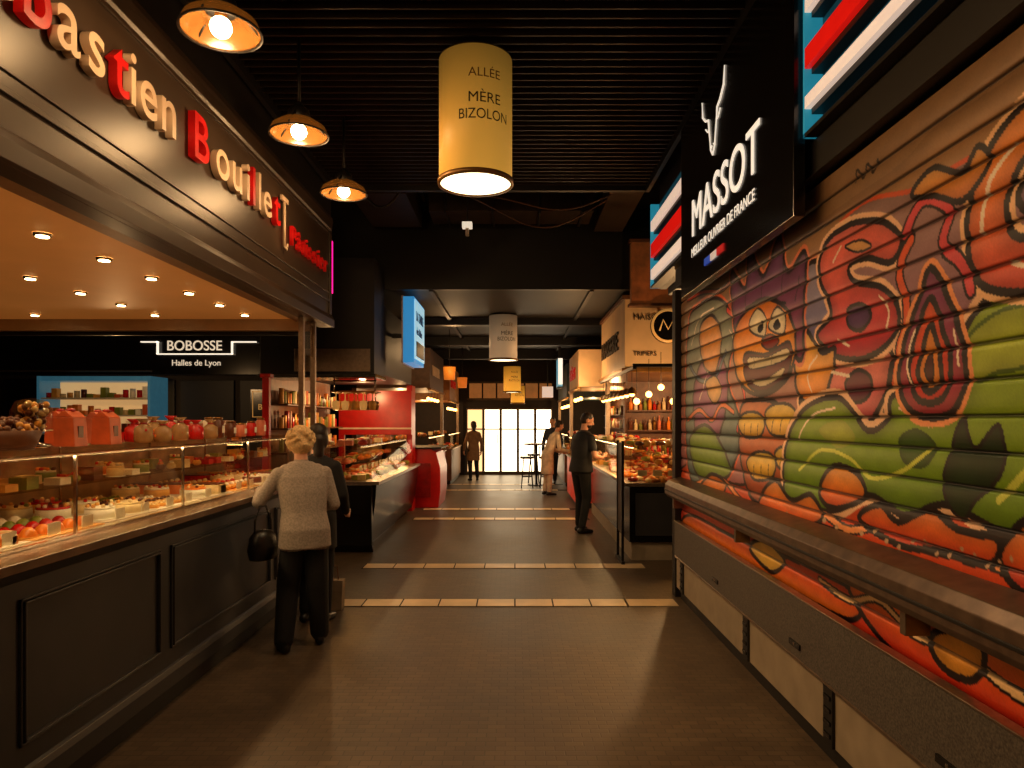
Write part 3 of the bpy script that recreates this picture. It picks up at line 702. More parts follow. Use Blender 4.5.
# ------------------------------------------------------------ LEFT SHOP 2
M_meat=[mat('meat_red',(165,42,28),.35),mat('meat_pink',(220,120,85),.35),mat('pate',(175,108,58),.5),mat('salad',(130,130,50),.5),Pc[0],Pc[3]]
def food(b,x0,x1,y0,y1,z,n,mats=M_meat):
    for k in range(n):
        x=random.uniform(x0,x1);y=random.uniform(y0,y1)
        if k%3: b.sph((x,y,z+.025),(random.uniform(.03,.08),random.uniform(.03,.07),random.uniform(.025,.05)),random.choice(mats),8,5)
        else: b.box(x-.05,x+.05,y-.04,y+.04,z,z+random.uniform(.03,.08),random.choice(mats),rz=random.uniform(-.4,.4))
b=B()
prof=[(-1.95,0),(-1.95,.08),(-1.86,.1),(-1.8,.3),(-1.76,.6),(-1.74,.85),(-2.6,.85),(-2.6,0)]
b.extr(prof,8.8,12.6,M_blackgloss); b.extr([(-1.74,.85),(-1.70,.85),(-1.70,.89),(-2.6,.89),(-2.6,.85)],8.75,12.6,M_steel)
b.extr([(8.8,0),(8.72,.1),(8.68,.5),(8.7,.85),(8.8,.85)],-2.6,-1.78,M_blackgloss,'x')
b.extr([(-1.78,.89),(-1.79,.89),(-1.95,1.32),(-1.94,1.32)],8.8,12.6,M_glass); b.box(-2.55,-1.94,8.8,12.6,1.32,1.335,M_glass); b.box(-2.55,-1.8,8.79,8.8,.89,1.32,M_glass)
b.box(-1.99,-1.94,8.8,12.6,1.305,1.318,M_chrome)
food(b,-2.5,-1.9,8.9,12.5,.895,170); b.box(-2.5,-2.2,8.85,12.6,1.08,1.09,M_glass); food(b,-2.48,-2.22,8.9,12.5,1.09,60)
food(b,-2.5,-2.0,8.9,12.5,1.335,34)
for k in range(14): b.box(-2.0,-1.99,9.0+k*.26,9.12+k*.26,1.0,1.07,Pc[6])
b.done('butcher_display_counter')
light('AREA','case_led_tube',(-1.97,10.7,1.3),22,(1,.72,.42),sx=.03,sy=3.7).rotation_euler=(0,math.radians(-25),0)
b=B(); b.box(-3.35,-1.85,9.2,9.9,2.25,3.8,M_black); b.box(-3.35,-1.85,9.9,12.5,2.3,3.28,M_black)
b.box(-3.37,-1.83,9.18,9.92,2.22,2.27,M_blackgloss); b.box(-2.9,-1.9,9.19,9.2,2.3,2.6,M_steel)
b.box(-3.35,-3.3,9.3,12.5,0,2.3,M_wood)
for k in range(3):
    b.box(-3.3,-3.05,9.4,12.4,1.2+.33*k,1.22+.33*k,M_wood)
    for j in range(26): h=random.uniform(.12,.24); b.cyl((-3.17,9.5+j*.112,1.22+.33*k),.035,h,random.choice(Pc+M_meat+[M_brass]),n=8)
butch=b.done('butcher_shop_fascia',bevel=.004)
b=B(); b.box(-1.62,-1.46,10.1,11.2,2.5,3.45,mat('blue_lightbox',(50,130,185),.4,ems=.6,em=(45,150,215),var=.15,scale=1))
b.box(-1.46,-1.445,10.14,11.16,2.56,3.42,mat('pale_lightbox_face',(190,220,230),.4,ems=.8,em=(150,205,225)))
b.box(-1.45,-1.435,10.25,11.05,2.6,2.82,M_black); b.box(-1.635,-1.615,10.08,11.22,2.48,3.47,M_steel); b.box(-1.845,-1.62,10.5,10.56,2.9,2.96,M_black)
bl=b.done('illuminated_box_sign')
Mbp=mat('blue_print',(20,70,120),.5)
text('LA TABLE',(-1.44,10.22,3.12),'L',.2,Mbp,.003,.9,.002,parent=bl); text('des Halles',(-1.44,10.25,2.92),'L',.16,Mbp,.003,.9,.0,parent=bl)
b=B(); b.tube([(-2.5,9.6,2.2),(-1.9,9.6,2.2)],.012,M_chrome); b.box(-2.5,-1.9,9.5,9.9,2.04,2.06,M_brass)
for x in (-2.48,-1.92): b.cyl((x,9.6,2.04),.01,.18,M_chrome,n=6)
for i in range(10):
    x=-2.45+(i%5)*.125; yy=9.58+.2*(i//5)
    b.lathe((x,yy,1.8),[(.04,0),(.055,.07),(.05,.12),(.008,.13),(.006,.22),(.035,.235),(.035,.24)],random.choice([M_brass,M_cello,Pc[4],M_gold]),12)
b.done('hanging_glass_rack',parent=butch)
b=B(); b.box(-3.2,-1.88,12.7,12.8,1.4,2.2,M_red); b.box(-1.98,-1.88,12.8,13.2,0,2.3,M_red); b.box(-3.2,-1.88,12.69,12.7,1.5,1.53,M_letter); b.box(-3.2,-3.1,12.7,12.8,0,1.4,M_red)
b.done('red_shop_partition',bevel=.005)  # red partition: header panel on uprights, no shelves
b=B()
b.extr([(-2.2,0),(-1.46,0),(-1.42,.3),(-1.42,.75),(-1.5,1.05),(-1.6,1.12),(-2.2,1.12)],13.3,14.6,M_red); b.box(-2.1,-1.6,13.27,13.3,.2,.85,mat('red_inset',(130,14,12),.3)); b.box(-2.25,-1.4,13.25,14.65,1.12,1.15,M_black)
b.done('red_cash_desk',bevel=.01)
light('POINT','shop_light',(-2.6,10.2,1.75),22,WARM,.05); light('POINT','shop_light',(-2.6,11.9,2.1),26,WARM,.05)
light('POINT','shop_light',(-1.2,13.6,3.0),18,WARM,.05)
def stall(name,side,x,y0,y1,base,fasc,zf0,zf1,foodn=40,pw=38):
    s=-1 if side=='L' else 1; b=B()
    def bx(a,c,*r): b.box(min(a,c),max(a,c),*r)
    bx(x,x+s*.8,y0,y1,.1,.9,base); bx(x+s*.03,x+s*.8,y0+.03,y1-.03,0,.1,M_black); bx(x-s*.03,x+s*.8,y0-.02,y1+.02,.9,.93,M_steel)
    bx(x+s*.03,x+s*.04,y0,y1,.93,1.3,M_glass); bx(x+s*.03,x+s*.6,y0,y1,1.3,1.312,M_glass); bx(x+s*.04,x+s*.07,y0,y1,1.285,1.298,M_strip)
    food(b,min(x+s*.1,x+s*.7),max(x+s*.1,x+s*.7),y0+.1,y1-.1,.93,foodn)
    food(b,min(x+s*.3,x+s*.6),max(x+s*.3,x+s*.6),y0+.1,y1-.1,1.312,foodn//3)
    bx(x+s*.05,x+s*1.6,y0,y1,zf0,zf1,fasc); bx(x+s*.02,x+s*.1,y0-.02,y1+.02,zf0-.04,zf0,M_brass)
    bx(x+s*1.6,x+s*1.7,y0,y1,0,zf0,M_wood); bx(x+s*.05,x+s*.12,y1-.1,y1-.03,.93,zf0,M_steel)
    for k in range(3): bx(x+s*1.4,x+s*1.6,y0+.1,y1-.1,1.1+.35*k,1.12+.35*k,M_wood)
    for k in range(int((y1-y0)*18)):
        q=random.randrange(3); yy=random.uniform(y0+.15,y1-.15); b.cyl((x+s*1.5,yy,1.12+.35*q),.035,random.uniform(.12,.26),random.choice(Pc+M_meat),n=8)
    for k in range(int((y1-y0)/.6)):
        yy=y0+.3+k*.6; b.cyl((x+s*.12,yy,zf0-.2),.004,.2,M_black,n=5); b.sph((x+s*.12,yy,zf0-.22),.04,BUL,8,5)
    o=b.done(name); light('POINT','stall_light',(x+s*.9,(y0+y1)/2,zf0-.25),pw,WARM,.05); return o
BUL=mat('amber_bulb',(255,190,110),.4,ems=9,em=(255,180,90))
fl=stall('grocery_stall','L',-1.75,14.8,17.6,M_red,mat('taupe_board',(95,70,52),.5),2.35,3.2)
fl2=stall('cheese_stall','L',-1.65,18.2,21.2,M_wood,mat('ochre_board',(165,105,40),.5),2.2,3.1)
text('TRAITEUR',(-1.79,15.2,2.65),'L',.3,M_letter,.01,1,.004,parent=fl); text('FROMAGES',(-1.69,18.5,2.55),'L',.28,M_redsign,.01,1,.004,parent=fl2)
for yy,c in ((14.4,(230,150,50)),(17.9,(230,110,40))):
    b=B(); b.cyl((-1.35,yy,2.5),.11,.26,mat('small_lantern',c,.5,ems=.45,em=(255,130,40)),r2=.13); b.cyl((-1.35,yy,2.76),.008,.78,M_black,n=6); b.cyl((-1.35,yy,2.76),.05,.02,M_black); b.done('lantern')

# ------------------------------------------------------------ RIGHT SHOP 2
M_creamboard=mat('cream_board',(225,188,140),.5,var=.1,scale=3)
M_poster=mat('food_poster',(130,70,36),.4,ems=.06,em=(200,110,50),var=.85,scale=5)
b=B()
b.box(1.38,2.6,8.3,12.6,0,.22,M_palepanel); b.box(1.35,2.6,8.25,12.6,.22,.88,M_blackgloss); b.box(1.3,2.62,8.2,12.6,.88,.92,M_steel)
b.box(1.42,2.55,8.23,8.25,.3,.8,M_counter)
b.box(1.36,1.37,8.25,12.6,.92,1.34,M_glass); b.box(1.36,2.5,8.25,8.26,.92,1.34,M_glass); b.box(1.36,2.1,8.25,12.6,1.34,1.352,M_glass)
b.box(1.36,1.42,8.25,12.6,1.328,1.339,M_chrome)
food(b,1.42,2.5,8.32,12.4,.92,260,M_meat+[Pc[0],Pc[4],Pc[3]]); b.box(1.7,2.1,8.3,12.5,1.12,1.13,M_glass); food(b,1.72,2.08,8.35,12.4,1.13,90,M_meat+Pc)
food(b,1.45,2.0,8.35,12.4,1.352,50,Pc)
for k in range(5): b.box(1.45+k*.18,1.56+k*.18,8.27,8.275,1.0,1.07,Pc[6])
for k in range(26):
    x=random.uniform(2.15,2.5); yy=8.4+k*.15; h=random.uniform(.25,.42); b.lathe((x,yy,.92),[(.035,0),(.035,h*.6),(.012,h*.78),(.012,h)],random.choice([Pc[5],M_brass,Pc[2],Pc[0]]),8)
b.done('seafood_display_counter')
light('AREA','case_led_tube',(1.42,10.4,1.325),32,(1,.72,.42),sx=.03,sy=4.1).rotation_euler=(0,math.radians(25),0)
b=B(); b.box(1.22,1.26,8.02,8.5,0,.04,M_black); b.box(1.225,1.255,8.05,8.08,.04,1.42,M_blackgloss); b.box(1.225,1.255,8.42,8.45,.04,1.42,M_blackgloss); b.box(1.235,1.245,8.08,8.42,.35,1.4,M_black); b.done('menu_stand',bevel=.003)
b=B()
b.box(1.6,4.4,10.2,12.95,2.4,3.46,M_creamboard); b.box(1.55,4.4,10.15,13.0,2.36,2.42,M_brass); b.box(1.56,4.4,10.16,12.95,3.42,3.48,M_wood)
b.box(1.63,4.4,9.8,9.94,3.3,4.15,M_poster); b.box(1.6,4.4,9.78,9.95,4.15,4.2,M_wood); b.box(1.6,4.4,9.78,9.95,3.26,3.3,M_wood)
b.box(4.35,4.4,8.4,12.95,0,2.4,mat('warm_back_wall',(200,125,60),.5))
for k in range(4): b.box(4.05,4.35,8.5,12.9,.9+.36*k,.93+.36*k,M_wood)
for k in range(170):
    q=random.randrange(4); yy=random.uniform(8.6,12.8); x=random.uniform(4.1,4.3); h=random.uniform(.18,.3)
    b.lathe((x,yy,.93+.36*q),[(.035,0),(.035,h*.6),(.012,h*.75),(.012,h)],random.choice(Pc+M_meat+[M_brass]),8)
b.box(1.66,1.74,12.8,12.88,0,2.4,M_steel)
b.box(2.0,4.35,12.75,12.95,0,2.4,M_wood)
for k in range(3):
    b.box(2.05,4.0,12.62,12.75,1.1+.36*k,1.13+.36*k,M_wood)
    for j in range(22): h=random.uniform(.15,.28); b.lathe((2.1+j*.085,12.67,1.13+.36*k),[(.035,0),(.035,h*.6),(.012,h*.75),(.012,h)],random.choice(Pc+M_meat+[M_brass]),8)
rf=b.done('bistro_shop_front',bevel=.004)
b=B(); b.cyl((2.12,9.7,2.97),.24,.05,M_blackgloss,'y',n=32); b.lathe((2.12,9.69,2.97),[(.2,0),(.235,0),(.235,.012),(.2,.012)],M_gold,32,axis='y',caps=False)
b.tube([(2.0,9.68,2.9),(2.05,9.68,3.05),(2.12,9.68,2.92),(2.19,9.68,3.05),(2.24,9.68,2.9)],.012,M_gold); b.box(2.1,2.14,9.75,10.2,2.95,2.99,M_black); b.done('round_logo_sign',parent=rf)
text('MAISON',(1.72,10.18,3.12),'F',.12,M_ink,.004,1,0,parent=rf); text('TRIPIERS',(1.72,10.18,2.6),'F',.09,M_ink,.004,1,0,parent=rf); text('BRASSERIE',(1.585,12.8,2.75),'R',.4,M_ink,.01,1.1,.004,parent=rf)
b=B()
b.box(1.5,2.9,8.9,8.94,2.34,2.38,M_black); b.box(1.5,1.54,8.9,12.4,2.31,2.35,M_black); b.box(2.9,2.94,8.9,10.1,2.34,2.38,M_black)
for k in range(9):
    x=1.55+k*.155; b.cyl((x,8.92,1.93+.09*(k%3)),.004,.42,M_black,n=5); b.sph((x,8.92,1.9+.09*(k%3)),.042,BUL,10,6)
for k in range(8):
    y=9.1+k*.42; b.cyl((1.52,y,2.08),.004,.25,M_black,n=5); b.lathe((1.52,y,2.0),[(.07,0),(.05,.06),(.015,.09)],M_brass,12,caps=False); b.sph((1.52,y,2.0),.035,BUL,10,6)
b.done('festoon_light_rack',parent=rf)
light('POINT','shop_light',(2.2,9.0,1.8),60,WARM,.05); light('POINT','shop_light',(2.9,11.0,2.1),90,WARM,.05); light('POINT','shop_light',(1.0,12.6,2.4),30,WARM,.05)
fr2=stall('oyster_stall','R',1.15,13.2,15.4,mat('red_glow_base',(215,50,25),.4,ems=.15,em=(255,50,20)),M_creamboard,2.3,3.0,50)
fr3=stall('bakery_stall','R',1.25,17.6,21.0,M_wood,mat('teal_board',(60,75,70),.5),2.25,3.1,40)
text('HUÎTRES',(1.19,15.1,2.5),'R',.32,M_redsign,.01,1,.004,parent=fr2)
b=B(); b.box(1.0,1.1,16.2,16.9,2.45,3.1,M_cyan2); b.box(.99,1.11,16.18,16.92,2.42,2.45,M_black); b.box(.99,1.11,16.18,16.92,3.1,3.13,M_black); b.box(1.02,1.08,16.5,16.58,3.13,3.5,M_black)
b.box(1.0,1.1,16.17,16.19,2.5,3.1,M_wline); b.done('vertical_box_sign')
b=B(); b.box(.75,1.05,19.3,19.35,2.3,2.6,M_barw); b.box(.88,.92,19.3,19.34,2.6,3.5,M_black); b.done('hanging_direction_sign')
def stool(x,y):
    b=B(); b.lathe((x,y,.72),[(.17,0),(.18,.02),(.17,.05)],M_black)
    for k in range(4):
        a=.785+k*1.571; b.tube([(x+.12*math.cos(a),y+.12*math.sin(a),.72),(x+.2*math.cos(a),y+.2*math.sin(a),0)],.014,M_black,6)
    b.tube([(x+.17*math.cos(.785+k*1.571),y+.17*math.sin(.785+k*1.571),.28) for k in range(5)],.01,M_black,6)
    b.tube([(x-.15,y+.1,.75),(x-.15,y+.14,1.0),(x+.15,y+.14,1.0),(x+.15,y+.1,.75)],.012,M_black,6)
    b.done('bar_stool')
for x,y in ((.30,17.3),(.76,17.3),(.5,18.7)): stool(x,y)
b=B(); b.cyl((.55,18.0,0),.22,.02,M_black); b.cyl((.55,18.0,.02),.03,1.02,M_black); b.cyl((.55,18.0,1.04),.32,.03,M_wood,n=28); b.done('high_cafe_table')

# ------------------------------------------------------------ PEOPLE
def V(*a): return Vector(a)
def mesh_prims(prims):
    b=B(); dm=M_black
    for p in prims:
        if p[0]=='cap':
            _,a,ra,c,rc,l=p; a=Vector(a);c=Vector(c); d=c-a; L=d.length
            if L<1e-4: continue
            d.normalize(); up=V(0,0,1) if abs(d.z)<.9 else V(1,0,0); u=d.cross(up).normalized(); w=d.cross(u)
            rings=[]; n=14
            for t in (-85,-60,-35,-10): rings.append((a+d*ra*math.sin(math.radians(t)),ra*math.cos(math.radians(t))))
            for t in (10,35,60,85): rings.append((c+d*rc*math.sin(math.radians(t)),rc*math.cos(math.radians(t))))
            vs=[];fs=[]
            for q,r in rings:
                for k in range(n):
                    an=2*math.pi*k/n; vs.append(q+(u*math.cos(an)+w*math.sin(an))*r)
            for i in range(len(rings)-1):
                for k in range(n): fs.append((i*n+k,i*n+(k+1)%n,(i+1)*n+(k+1)%n,(i+1)*n+k))
            fs.append(tuple(range(n))[::-1]); fs.append(tuple(range((len(rings)-1)*n,len(rings)*n)))
            b.add(vs,fs,dm)
        elif p[0]=='ell':
            _,c,r,R,l=p; t=B(); t.sph((0,0,0),r,dm,20,12)
            vs=[R@Vector(v)+Vector(c) for v in t.v]; b.add(vs,t.f,dm)
        elif p[0]=='loft':
            _,rings,l=p; vs=[];fs=[];n=28
            for (c,rx,ry) in rings:
                for k in range(n):
                    an=2*math.pi*k/n; ca_,sa=math.cos(an),math.sin(an)
                    e=.85; vs.append((c[0]+rx*math.copysign(abs(ca_)**e,ca_),c[1]+ry*math.copysign(abs(sa)**e,sa),c[2]))
            for i in range(len(rings)-1):
                for k in range(n): fs.append((i*n+k,i*n+(k+1)%n,(i+1)*n+(k+1)%n,(i+1)*n+k))
            fs.append(tuple(range(n))[::-1]); fs.append(tuple(range((len(rings)-1)*n,len(rings)*n)))
            b.add(vs,fs,dm)
    return b
def sd(P,p):
    if p[0]=='cap':
        _,a,ra,c,rc,l=p; a=np.array(a);c=np.array(c); v=c-a; t=np.clip(((P-a)@v)/max(v@v,1e-9),0,1)
        return np.linalg.norm(P-a-t[:,None]*v,axis=1)-(ra+(rc-ra)*t)
    if p[0]=='ell':
        _,c,r,R,l=p; Q=(P-np.array(c))@np.array(R); k=np.linalg.norm(Q/np.array(r),axis=1)
        return (k-1)*min(r)
    _,rings,l=p; z=np.array([q[0][2] for q in rings]); o=np.argsort(z); z=z[o]
    g=lambda f: np.interp(P[:,2],z,np.array([f(q) for q in rings])[o])
    k=np.hypot((P[:,0]-g(lambda q:q[0][0]))/g(lambda q:q[1]),(P[:,1]-g(lambda q:q[0][1]))/g(lambda q:q[2]))
    out=np.maximum(z[0]-P[:,2],0)+np.maximum(P[:,2]-z[-1],0)
    return np.maximum((k-1)*.11,-.02)+out
def fuse(name,prims,mats,voxel,parent,smooth=2):
    b=mesh_prims(prims); me=bpy.data.meshes.new('tmp'); me.from_pydata([tuple(v) for v in b.v],[],b.f)
    bm=bmesh.new(); bm.from_mesh(me); bmesh.ops.recalc_face_normals(bm,faces=bm.faces); bm.to_mesh(me); bm.free()
    o=bpy.data.objects.new('tmp',me); COL.objects.link(o); md=o.modifiers.new('r','REMESH'); md.mode='VOXEL'; md.voxel_size=voxel
    dg=bpy.context.evaluated_depsgraph_get(); m2=bpy.data.meshes.new_from_object(o.evaluated_get(dg)); bpy.data.objects.remove(o)
    bm=bmesh.new(); bm.from_mesh(m2)
    for _ in range(smooth): bmesh.ops.smooth_vert(bm,verts=bm.verts,factor=.5,use_axis_x=True,use_axis_y=True,use_axis_z=True)
    bm.to_mesh(m2); bm.free()
    m2.materials.clear()
    for m in mats: m2.materials.append(m)
    n=len(m2.polygons); C=np.zeros(n*3); m2.polygons.foreach_get('center',C); C=C.reshape(-1,3)
    best=np.full(n,9.); lab=np.zeros(n,int)
    for p in prims:
        d=sd(C,p); k=d<best; best[k]=d[k]; lab[k]=p[-1]
    m2.polygons.foreach_set('material_index',lab.tolist()); m2.polygons.foreach_set('use_smooth',[True]*n); m2.update()
    ob=bpy.data.objects.new(name,m2); COL.objects.link(ob); ob.parent=parent; return ob
def hand(wrist,d,n,side,curl,parent,skin,nm):
    w=Vector(wrist); d=Vector(d).normalized(); n=Vector(n); n=(n-d*n.dot(d)).normalized(); u=d.cross(n)*side
    pr=[]
    pr.append(('cap',w-d*.02,.024,w+d*.012,.024,0))
    lens=[.068,.078,.073,.057]
    for i in range(4):
        o=u*(.030-.020*i); k=w+d*(.088-.004*abs(i-1))+o
        pr.append(('cap',w+d*.015+o*.55,.016,k,.0115,0))
        L=lens[i]; a=curl*.3; p=k; r=.0095
        for j,f in enumerate((.45,.32,.23)):
            a+=curl*(.45+.12*j)+.06*i*curl
            q=p+(d*math.cos(a)+n*math.sin(a))*L*f; pr.append(('cap',p,r,q,r*.9,0)); p=q; r*=.9
    t0=w+d*.028+u*.022; t1=t0+(d*.6+u*.7+n*.35).normalized()*.038; t2=t1+(d*.85+u*.15+n*.5).normalized()*.03; t3=t2+(d*.9-u*.15+n*.6).normalized()*.024
    pr+= [('cap',t0,.014,t1,.011,0),('cap',t1,.011,t2,.0095,0),('cap',t2,.0095,t3,.008,0)]
    return fuse(nm,pr,[skin],.0032,parent,1)
def person(name,loc,yaw,H,top,trou,hairm,skin,arms,legs,lean=0.,hem=.84,hy=0.,hp=0.,hairstyle='short',short=False,wide=1.,beard=None,cap=None,hands=True,loose=0.):
    E=bpy.data.objects.new(name,None); COL.objects.link(E); E.location=loc; E.rotation_euler=(0,0,yaw); k=H/1.75; E.scale=(k,k,k)
    E.empty_display_size=.2
    ln=lambda z: lean*max(0,z-.95)
    pr=[]
    prof=[(hem,.185,.135),(.95,.178,.13),(1.08,.158,.115),(1.25,.175,.122),(1.36,.178,.112),(1.42,.145,.09),(1.475,.08,.07)]
    pr.append(('loft',[((0,ln(z),z),rx*wide,ry*wide) for z,rx,ry in prof],1))
    pr.append(('cap',(-.11*wide,ln(1.42),1.40),.06,(.11*wide,ln(1.42),1.40),.06,1))
    pr.append(('ell',(0,0,.92),(.16,.115,.11),Matrix.Identity(3),2))
    for s,A in zip((-1,1),arms):
        sh=V(s*.165*wide,ln(1.38),1.375); el=Vector(A[0]); wr=Vector(A[1])
        if short:
            md=sh.lerp(el,.62); pr+= [('cap',sh,.06,md,.056,1),('cap',md,.044,el,.040,0),('cap',el,.040,wr,.027,0)]
        else: pr+= [('cap',sh,.062,el,.052,1),('cap',el,.052,wr.lerp(el,.1),.04,1)]
        pr.append(('cap',el.lerp(wr,.85),.027,wr+(wr-el).normalized()*.02,.024,0))
    shoe=4
    for s,Lg in zip((-1,1),legs):
        hj=V(s*.088,0,.9); kn=Vector(Lg[0]); an=Vector(Lg[1]); fy=Lg[2]
        pr+= [('cap',hj,.098,kn,.07+loose,2),('cap',kn,.07+loose,an+V(0,0,.03-.02*(loose>0)),.054+loose,2)]
        d=V(-math.sin(fy),math.cos(fy),0); a0=V(an.x,an.y,0)
        pr+= [('cap',a0-d*.04+V(0,0,.04),.04,a0+d*.07+V(0,0,.038),.037,shoe),('cap',a0+d*.07+V(0,0,.036),.037,a0+d*.15+V(0,0,.028),.028,shoe),('cap',a0-d*.02+V(0,0,.05),.042,an+V(0,0,.0),.04,shoe)]
    hc=V(0,ln(1.56)+.015,1.55); R=Matrix.Rotation(hy,3,'Z')@Matrix.Rotation(hp,3,'X')
    h=lambda x,y,z: hc+R@V(x,y,z)
    pr.append(('cap',(0,ln(1.45),1.45),.056,h(0,-.005,.02),.052,0))
    pr+= [('ell',h(0,.0,.105),(.073,.09,.095),R,0),('ell',h(0,.035,.035),(.055,.058,.055),R,0),('cap',h(0,.045,.0),.022,h(0,.075,.005),.02,0),
          ('cap',h(0,.092,.095),.009,h(0,.108,.062),.014,0),('cap',h(-.035,.075,.11),.012,h(.035,.075,.11),.012,0),
          ('ell',h(-.075,.0,.08),(.012,.02,.03),R,0),('ell',h(.075,.0,.08),(.012,.02,.03),R,0),('cap',h(-.014,.082,.035),.009,h(.014,.082,.035),.009,0)]
    if beard: pr+= [('ell',h(0,.045,.02),(.056,.055,.045),R,3)]
    rs=random.Random(5)
    if hairstyle=='short':
        pr+= [('ell',h(0,-.012,.128),(.079,.09,.082),R,3),('ell',h(0,-.035,.09),(.077,.07,.08),R,3)]
    elif hairstyle=='curly':
        pr+= [('ell',h(0,-.02,.12),(.102,.108,.092),R,3),('ell',h(0,-.045,.06),(.1,.082,.085),R,3)]
        for i in range(130):
            a=rs.uniform(0,6.28); t=rs.uniform(-.95,1); c=math.sqrt(1-t*t); x,y,z=.104*c*math.cos(a),-.03+.104*c*math.sin(a),.10+.105*t
            if y>.055 and z<.13: continue
            pr.append(('ell',h(x,y,z),(.022,.022,.017),R,3))
    elif hairstyle=='bob':
        pr+= [('ell',h(0,-.015,.125),(.088,.098,.09),R,3),('ell',h(0,-.05,.06),(.088,.065,.1),R,3),('cap',h(0,-.07,.06),.06,h(0,-.07,-.06),.045,3)]
    mats=[skin,top,trou,hairm,M_shoe,cap or M_white]
    fuse('body',pr,mats,.0085,E,2)
    eb=B()
    for s in (-1,1):
        t=B(); t.sph((0,0,0),.011,M_eyew,10,6); eb.add([h(s*.03,.078,.088)+R@Vector(v) for v in t.v],t.f,M_eyew,True)
        t=B(); t.sph((0,0,0),.006,M_eyed,8,5); eb.add([h(s*.03,.086,.088)+R@Vector(v) for v in t.v],t.f,M_eyed,True)
        t=B(); t.sph((0,0,0),(.018,.006,.004),M_eyed,8,5); eb.add([h(s*.03,.088,.113)+R@Vector(v) for v in t.v],t.f,hairm,True)
    t=B(); t.sph((0,0,0),(.022,.007,.006),M_lip,10,5); eb.add([h(0,.09,.036)+R@Vector(v) for v in t.v],t.f,M_lip,True)
    o=eb.done('face_features'); o.parent=E
    if hands:
        for s,A in zip((-1,1),arms):
            hand(Vector(A[1]),A[2],A[3],A[5] if len(A)>5 else s,A[4],E,skin,'hand_left' if s<0 else 'hand_right')
    return E
M_shoe=mat('black_shoe',(20,18,17),.35); M_eyew=mat('eye_white',(225,215,200),.3); M_eyed=mat('eye_dark',(25,18,14),.2); M_lip=mat('lip',(150,80,70),.5)
M_tweed=mat('grey_tweed',(156,143,132),.85,var=.25,scale=70,bump=.2); M_trou=mat('black_trousers',(18,17,18),.85); M_blond=mat('blond_hair',(226,186,130),.6,var=.25,scale=60,bump=.4)
M_dkhair=mat('dark_hair',(35,24,18),.5,var=.3,scale=60); M_dkcoat=mat('dark_coat',(20,18,20),.85); M_shirt=mat('black_shirt',(24,24,27),.75); M_apron=mat('white_coat',(215,195,168),.8)
M_leather=mat('black_leather',(20,17,16),.35,bump=.2,scale=30); M_navy=mat('navy_jacket',(36,38,50),.8); M_tan=mat('tan_coat',(120,88,60),.8)
wy=.50
W=person('woman_in_grey_jacket',(-1.53,5.1,0),wy,1.60,M_tweed,M_trou,M_blond,M_skin,
  arms=[((-.33,.15,1.16),(-.27,.43,1.235),(.1,1,-.12),(0,0,-1),.2,-1),((.25,.08,1.12),(.12,.32,1.08),(-.5,1,.1),(-.3,0,-1),.6,1)],
  legs=[((-.12,.05,.5),(-.17,-.04,.09),.15),((.10,.02,.5),(.13,.06,.09),-.2)],lean=.27,hem=.80,hy=.15,hp=-.25,hairstyle='curly',wide=1.1,loose=.022)
b=B()
b.lathe((0,0,0),[(.06,0),(.12,.015),(.14,.09),(.12,.19),(.08,.235),(.03,.245)],M_leather,22)
b.tube([(-.085,0,.2),(-.08,0,.32),(-.03,0,.43),(.03,0,.43),(.08,0,.32),(.085,0,.2)],.010,M_leather)
b.tube([(-.06,0,.235),(0,0,.225),(.06,0,.235)],.008,M_chrome); b.sph((0,-.0,.24),.014,M_chrome,8,6)
hb=b.done('handbag'); hb.scale=(1,.62,1); hb.parent=W; hb.location=(-.30,.12,.70); hb.rotation_euler=(0,0,.6)
W2=person('woman_in_dark_coat',(-1.64,5.76,0),-.15,1.62,M_dkcoat,M_trou,M_dkhair,M_skin,
  arms=[((-.22,.08,1.12),(-.10,.28,1.06),(.3,1,.1),(0,0,-1),.6,-1),((.24,.03,1.13),(.20,.2,.95),(0,1,-.2),(-1,0,0),.6,1)],
  legs=[((-.09,.03,.5),(-.09,-.02,.09),.1),((.09,.02,.5),(.09,.0,.09),-.1)],lean=.06,hem=.66,hy=.5,hp=-.05,hairstyle='bob',wide=1.02)
b=B(); b.extr([(-.09,0),(.09,0),(.1,.26),(-.1,.26)],-.05,.05,mat('paper_bag',(150,130,105),.7)); b.tube([(-.05,0,.26),(-.04,0,.38),(.04,0,.38),(.05,0,.26)],.005,M_wood,6)
pb=b.done('shopping_bag',bevel=.003); pb.location=(-1.6,6.14,0)
MN=person('man_in_black',(.98,10.4,0),-1.0,1.78,M_shirt,M_trou,M_dkhair,M_skin,
  arms=[((-.26,.06,1.13),(-.10,.30,1.08),(.4,1,.2),(.3,0,1),.5,-1),((.27,.04,1.12),(.12,.30,1.08),(-.5,1,.2),(-.3,0,1),.5,1)],
  legs=[((-.10,.06,.5),(-.09,.03,.09),.15),((.10,.03,.5),(.13,-.08,.09),-.25)],lean=.1,hem=.88,hy=-.5,hp=-.35,hairstyle='short',short=True,beard=True,wide=1.1)
b=B(); b.box(-.04,.04,-.08,.08,0,.012,M_blackgloss); ph=b.done('mobile_phone',bevel=.003); ph.parent=MN; ph.location=(0,.41,1.1); ph.rotation_euler=(.4,0,0)
LG=[((-.10,.03,.5),(-.10,-.02,.09),.1),((.10,.02,.5),(.12,.0,.09),-.2)]
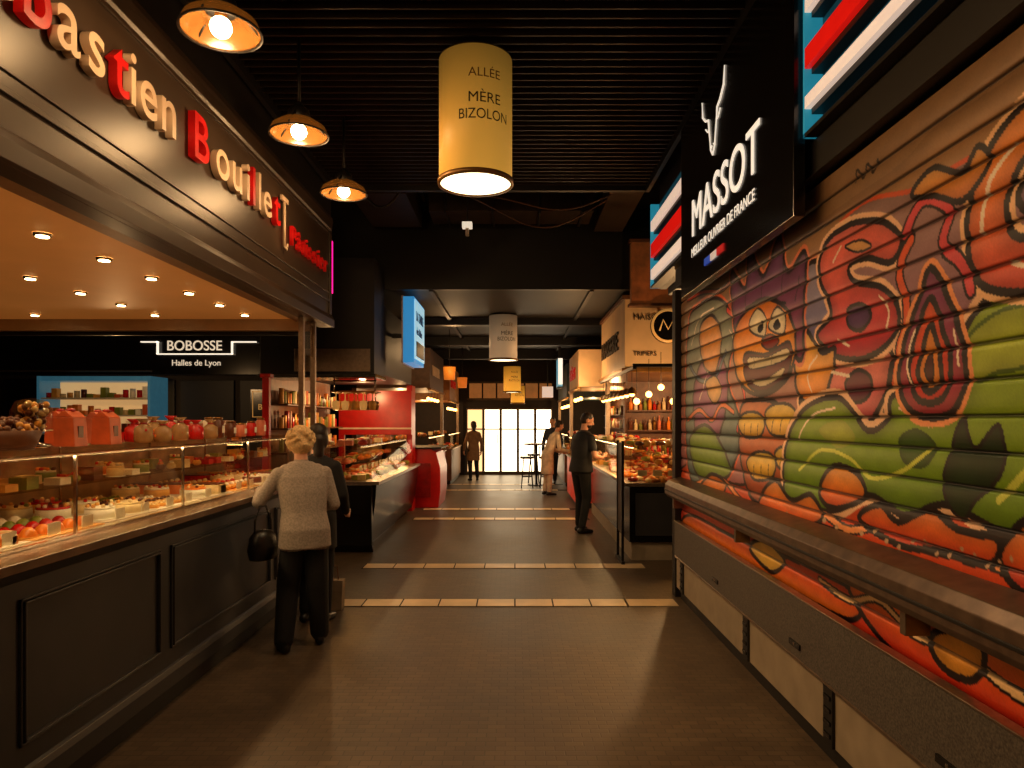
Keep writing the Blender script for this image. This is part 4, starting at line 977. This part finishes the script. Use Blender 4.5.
person('vendor_in_white_coat',(.72,15.6,0),-1.2,1.66,M_apron,M_apron,M_dkhair,M_skin,
  arms=[((-.25,.22,1.08),(-.15,.48,.98),(.2,1,-.2),(0,0,-1),.4,-1),((.26,.2,1.08),(.18,.5,1.0),(-.2,1,-.2),(0,0,-1),.4,1)],
  legs=LG,lean=.45,hem=.5,hp=-.3,hairstyle='short')
person('shop_assistant',(-3.5,6.6,0),-1.4,1.66,M_shirt,M_trou,M_dkhair,M_skin,
  arms=[((-.25,.08,1.10),(-.2,.32,1.1),(.2,1,0),(0,0,-1),.4,-1),((.26,.05,1.1),(.2,.3,1.05),(-.2,1,0),(0,0,-1),.4,1)],
  legs=LG,lean=.1,hp=-.3,hairstyle='short')
person('fishmonger',(3.05,9.6,0),1.5,1.7,M_apron,M_apron,M_dkhair,M_skin,
  arms=[((-.25,.12,1.08),(-.15,.38,1.05),(.2,1,-.1),(0,0,-1),.4,-1),((.26,.1,1.08),(.18,.4,1.05),(-.2,1,-.1),(0,0,-1),.4,1)],
  legs=LG,lean=.15,hem=.5,hp=-.3,hairstyle='short')
AR=[((-.25,.03,1.10),(-.24,.16,.88),(0,.3,-1),(1,0,0),.5,-1),((.25,-.03,1.10),(.26,.06,.86),(0,.2,-1),(-1,0,0),.5,1)]
WL=[((-.09,.12,.5),(-.09,.16,.09),.1),((.09,-.02,.5),(.10,-.22,.09),-.1)]
person('customer_in_navy_jacket',(1.0,18.6,0),2.9,1.74,M_navy,M_trou,M_dkhair,M_skin,arms=AR,legs=WL,hem=.82,hairstyle='short')
person('customer_in_tan_coat',(-1.15,19.4,0),.4,1.64,M_tan,M_trou,M_dkhair,M_skin,arms=AR,legs=LG,hem=.6,hairstyle='bob')

# ------------------------------------------------------------ world, camera
w=bpy.data.worlds.new('World'); S.world=w; w.use_nodes=True
w.node_tree.nodes['Background'].inputs[0].default_value=(1,.6,.3,1); w.node_tree.nodes['Background'].inputs[1].default_value=.01
cam=bpy.data.cameras.new('camera'); co=bpy.data.objects.new('camera',cam); COL.objects.link(co)
co.location=(0,0,1.65); co.rotation_euler=(math.pi/2,0,0); cam.sensor_width=36; cam.lens=700/1024*36; cam.shift_x=-3/1024; cam.shift_y=37/1024; cam.clip_start=.05
S.camera=co
S.view_settings.view_transform='Standard'
S.view_settings.exposure=0
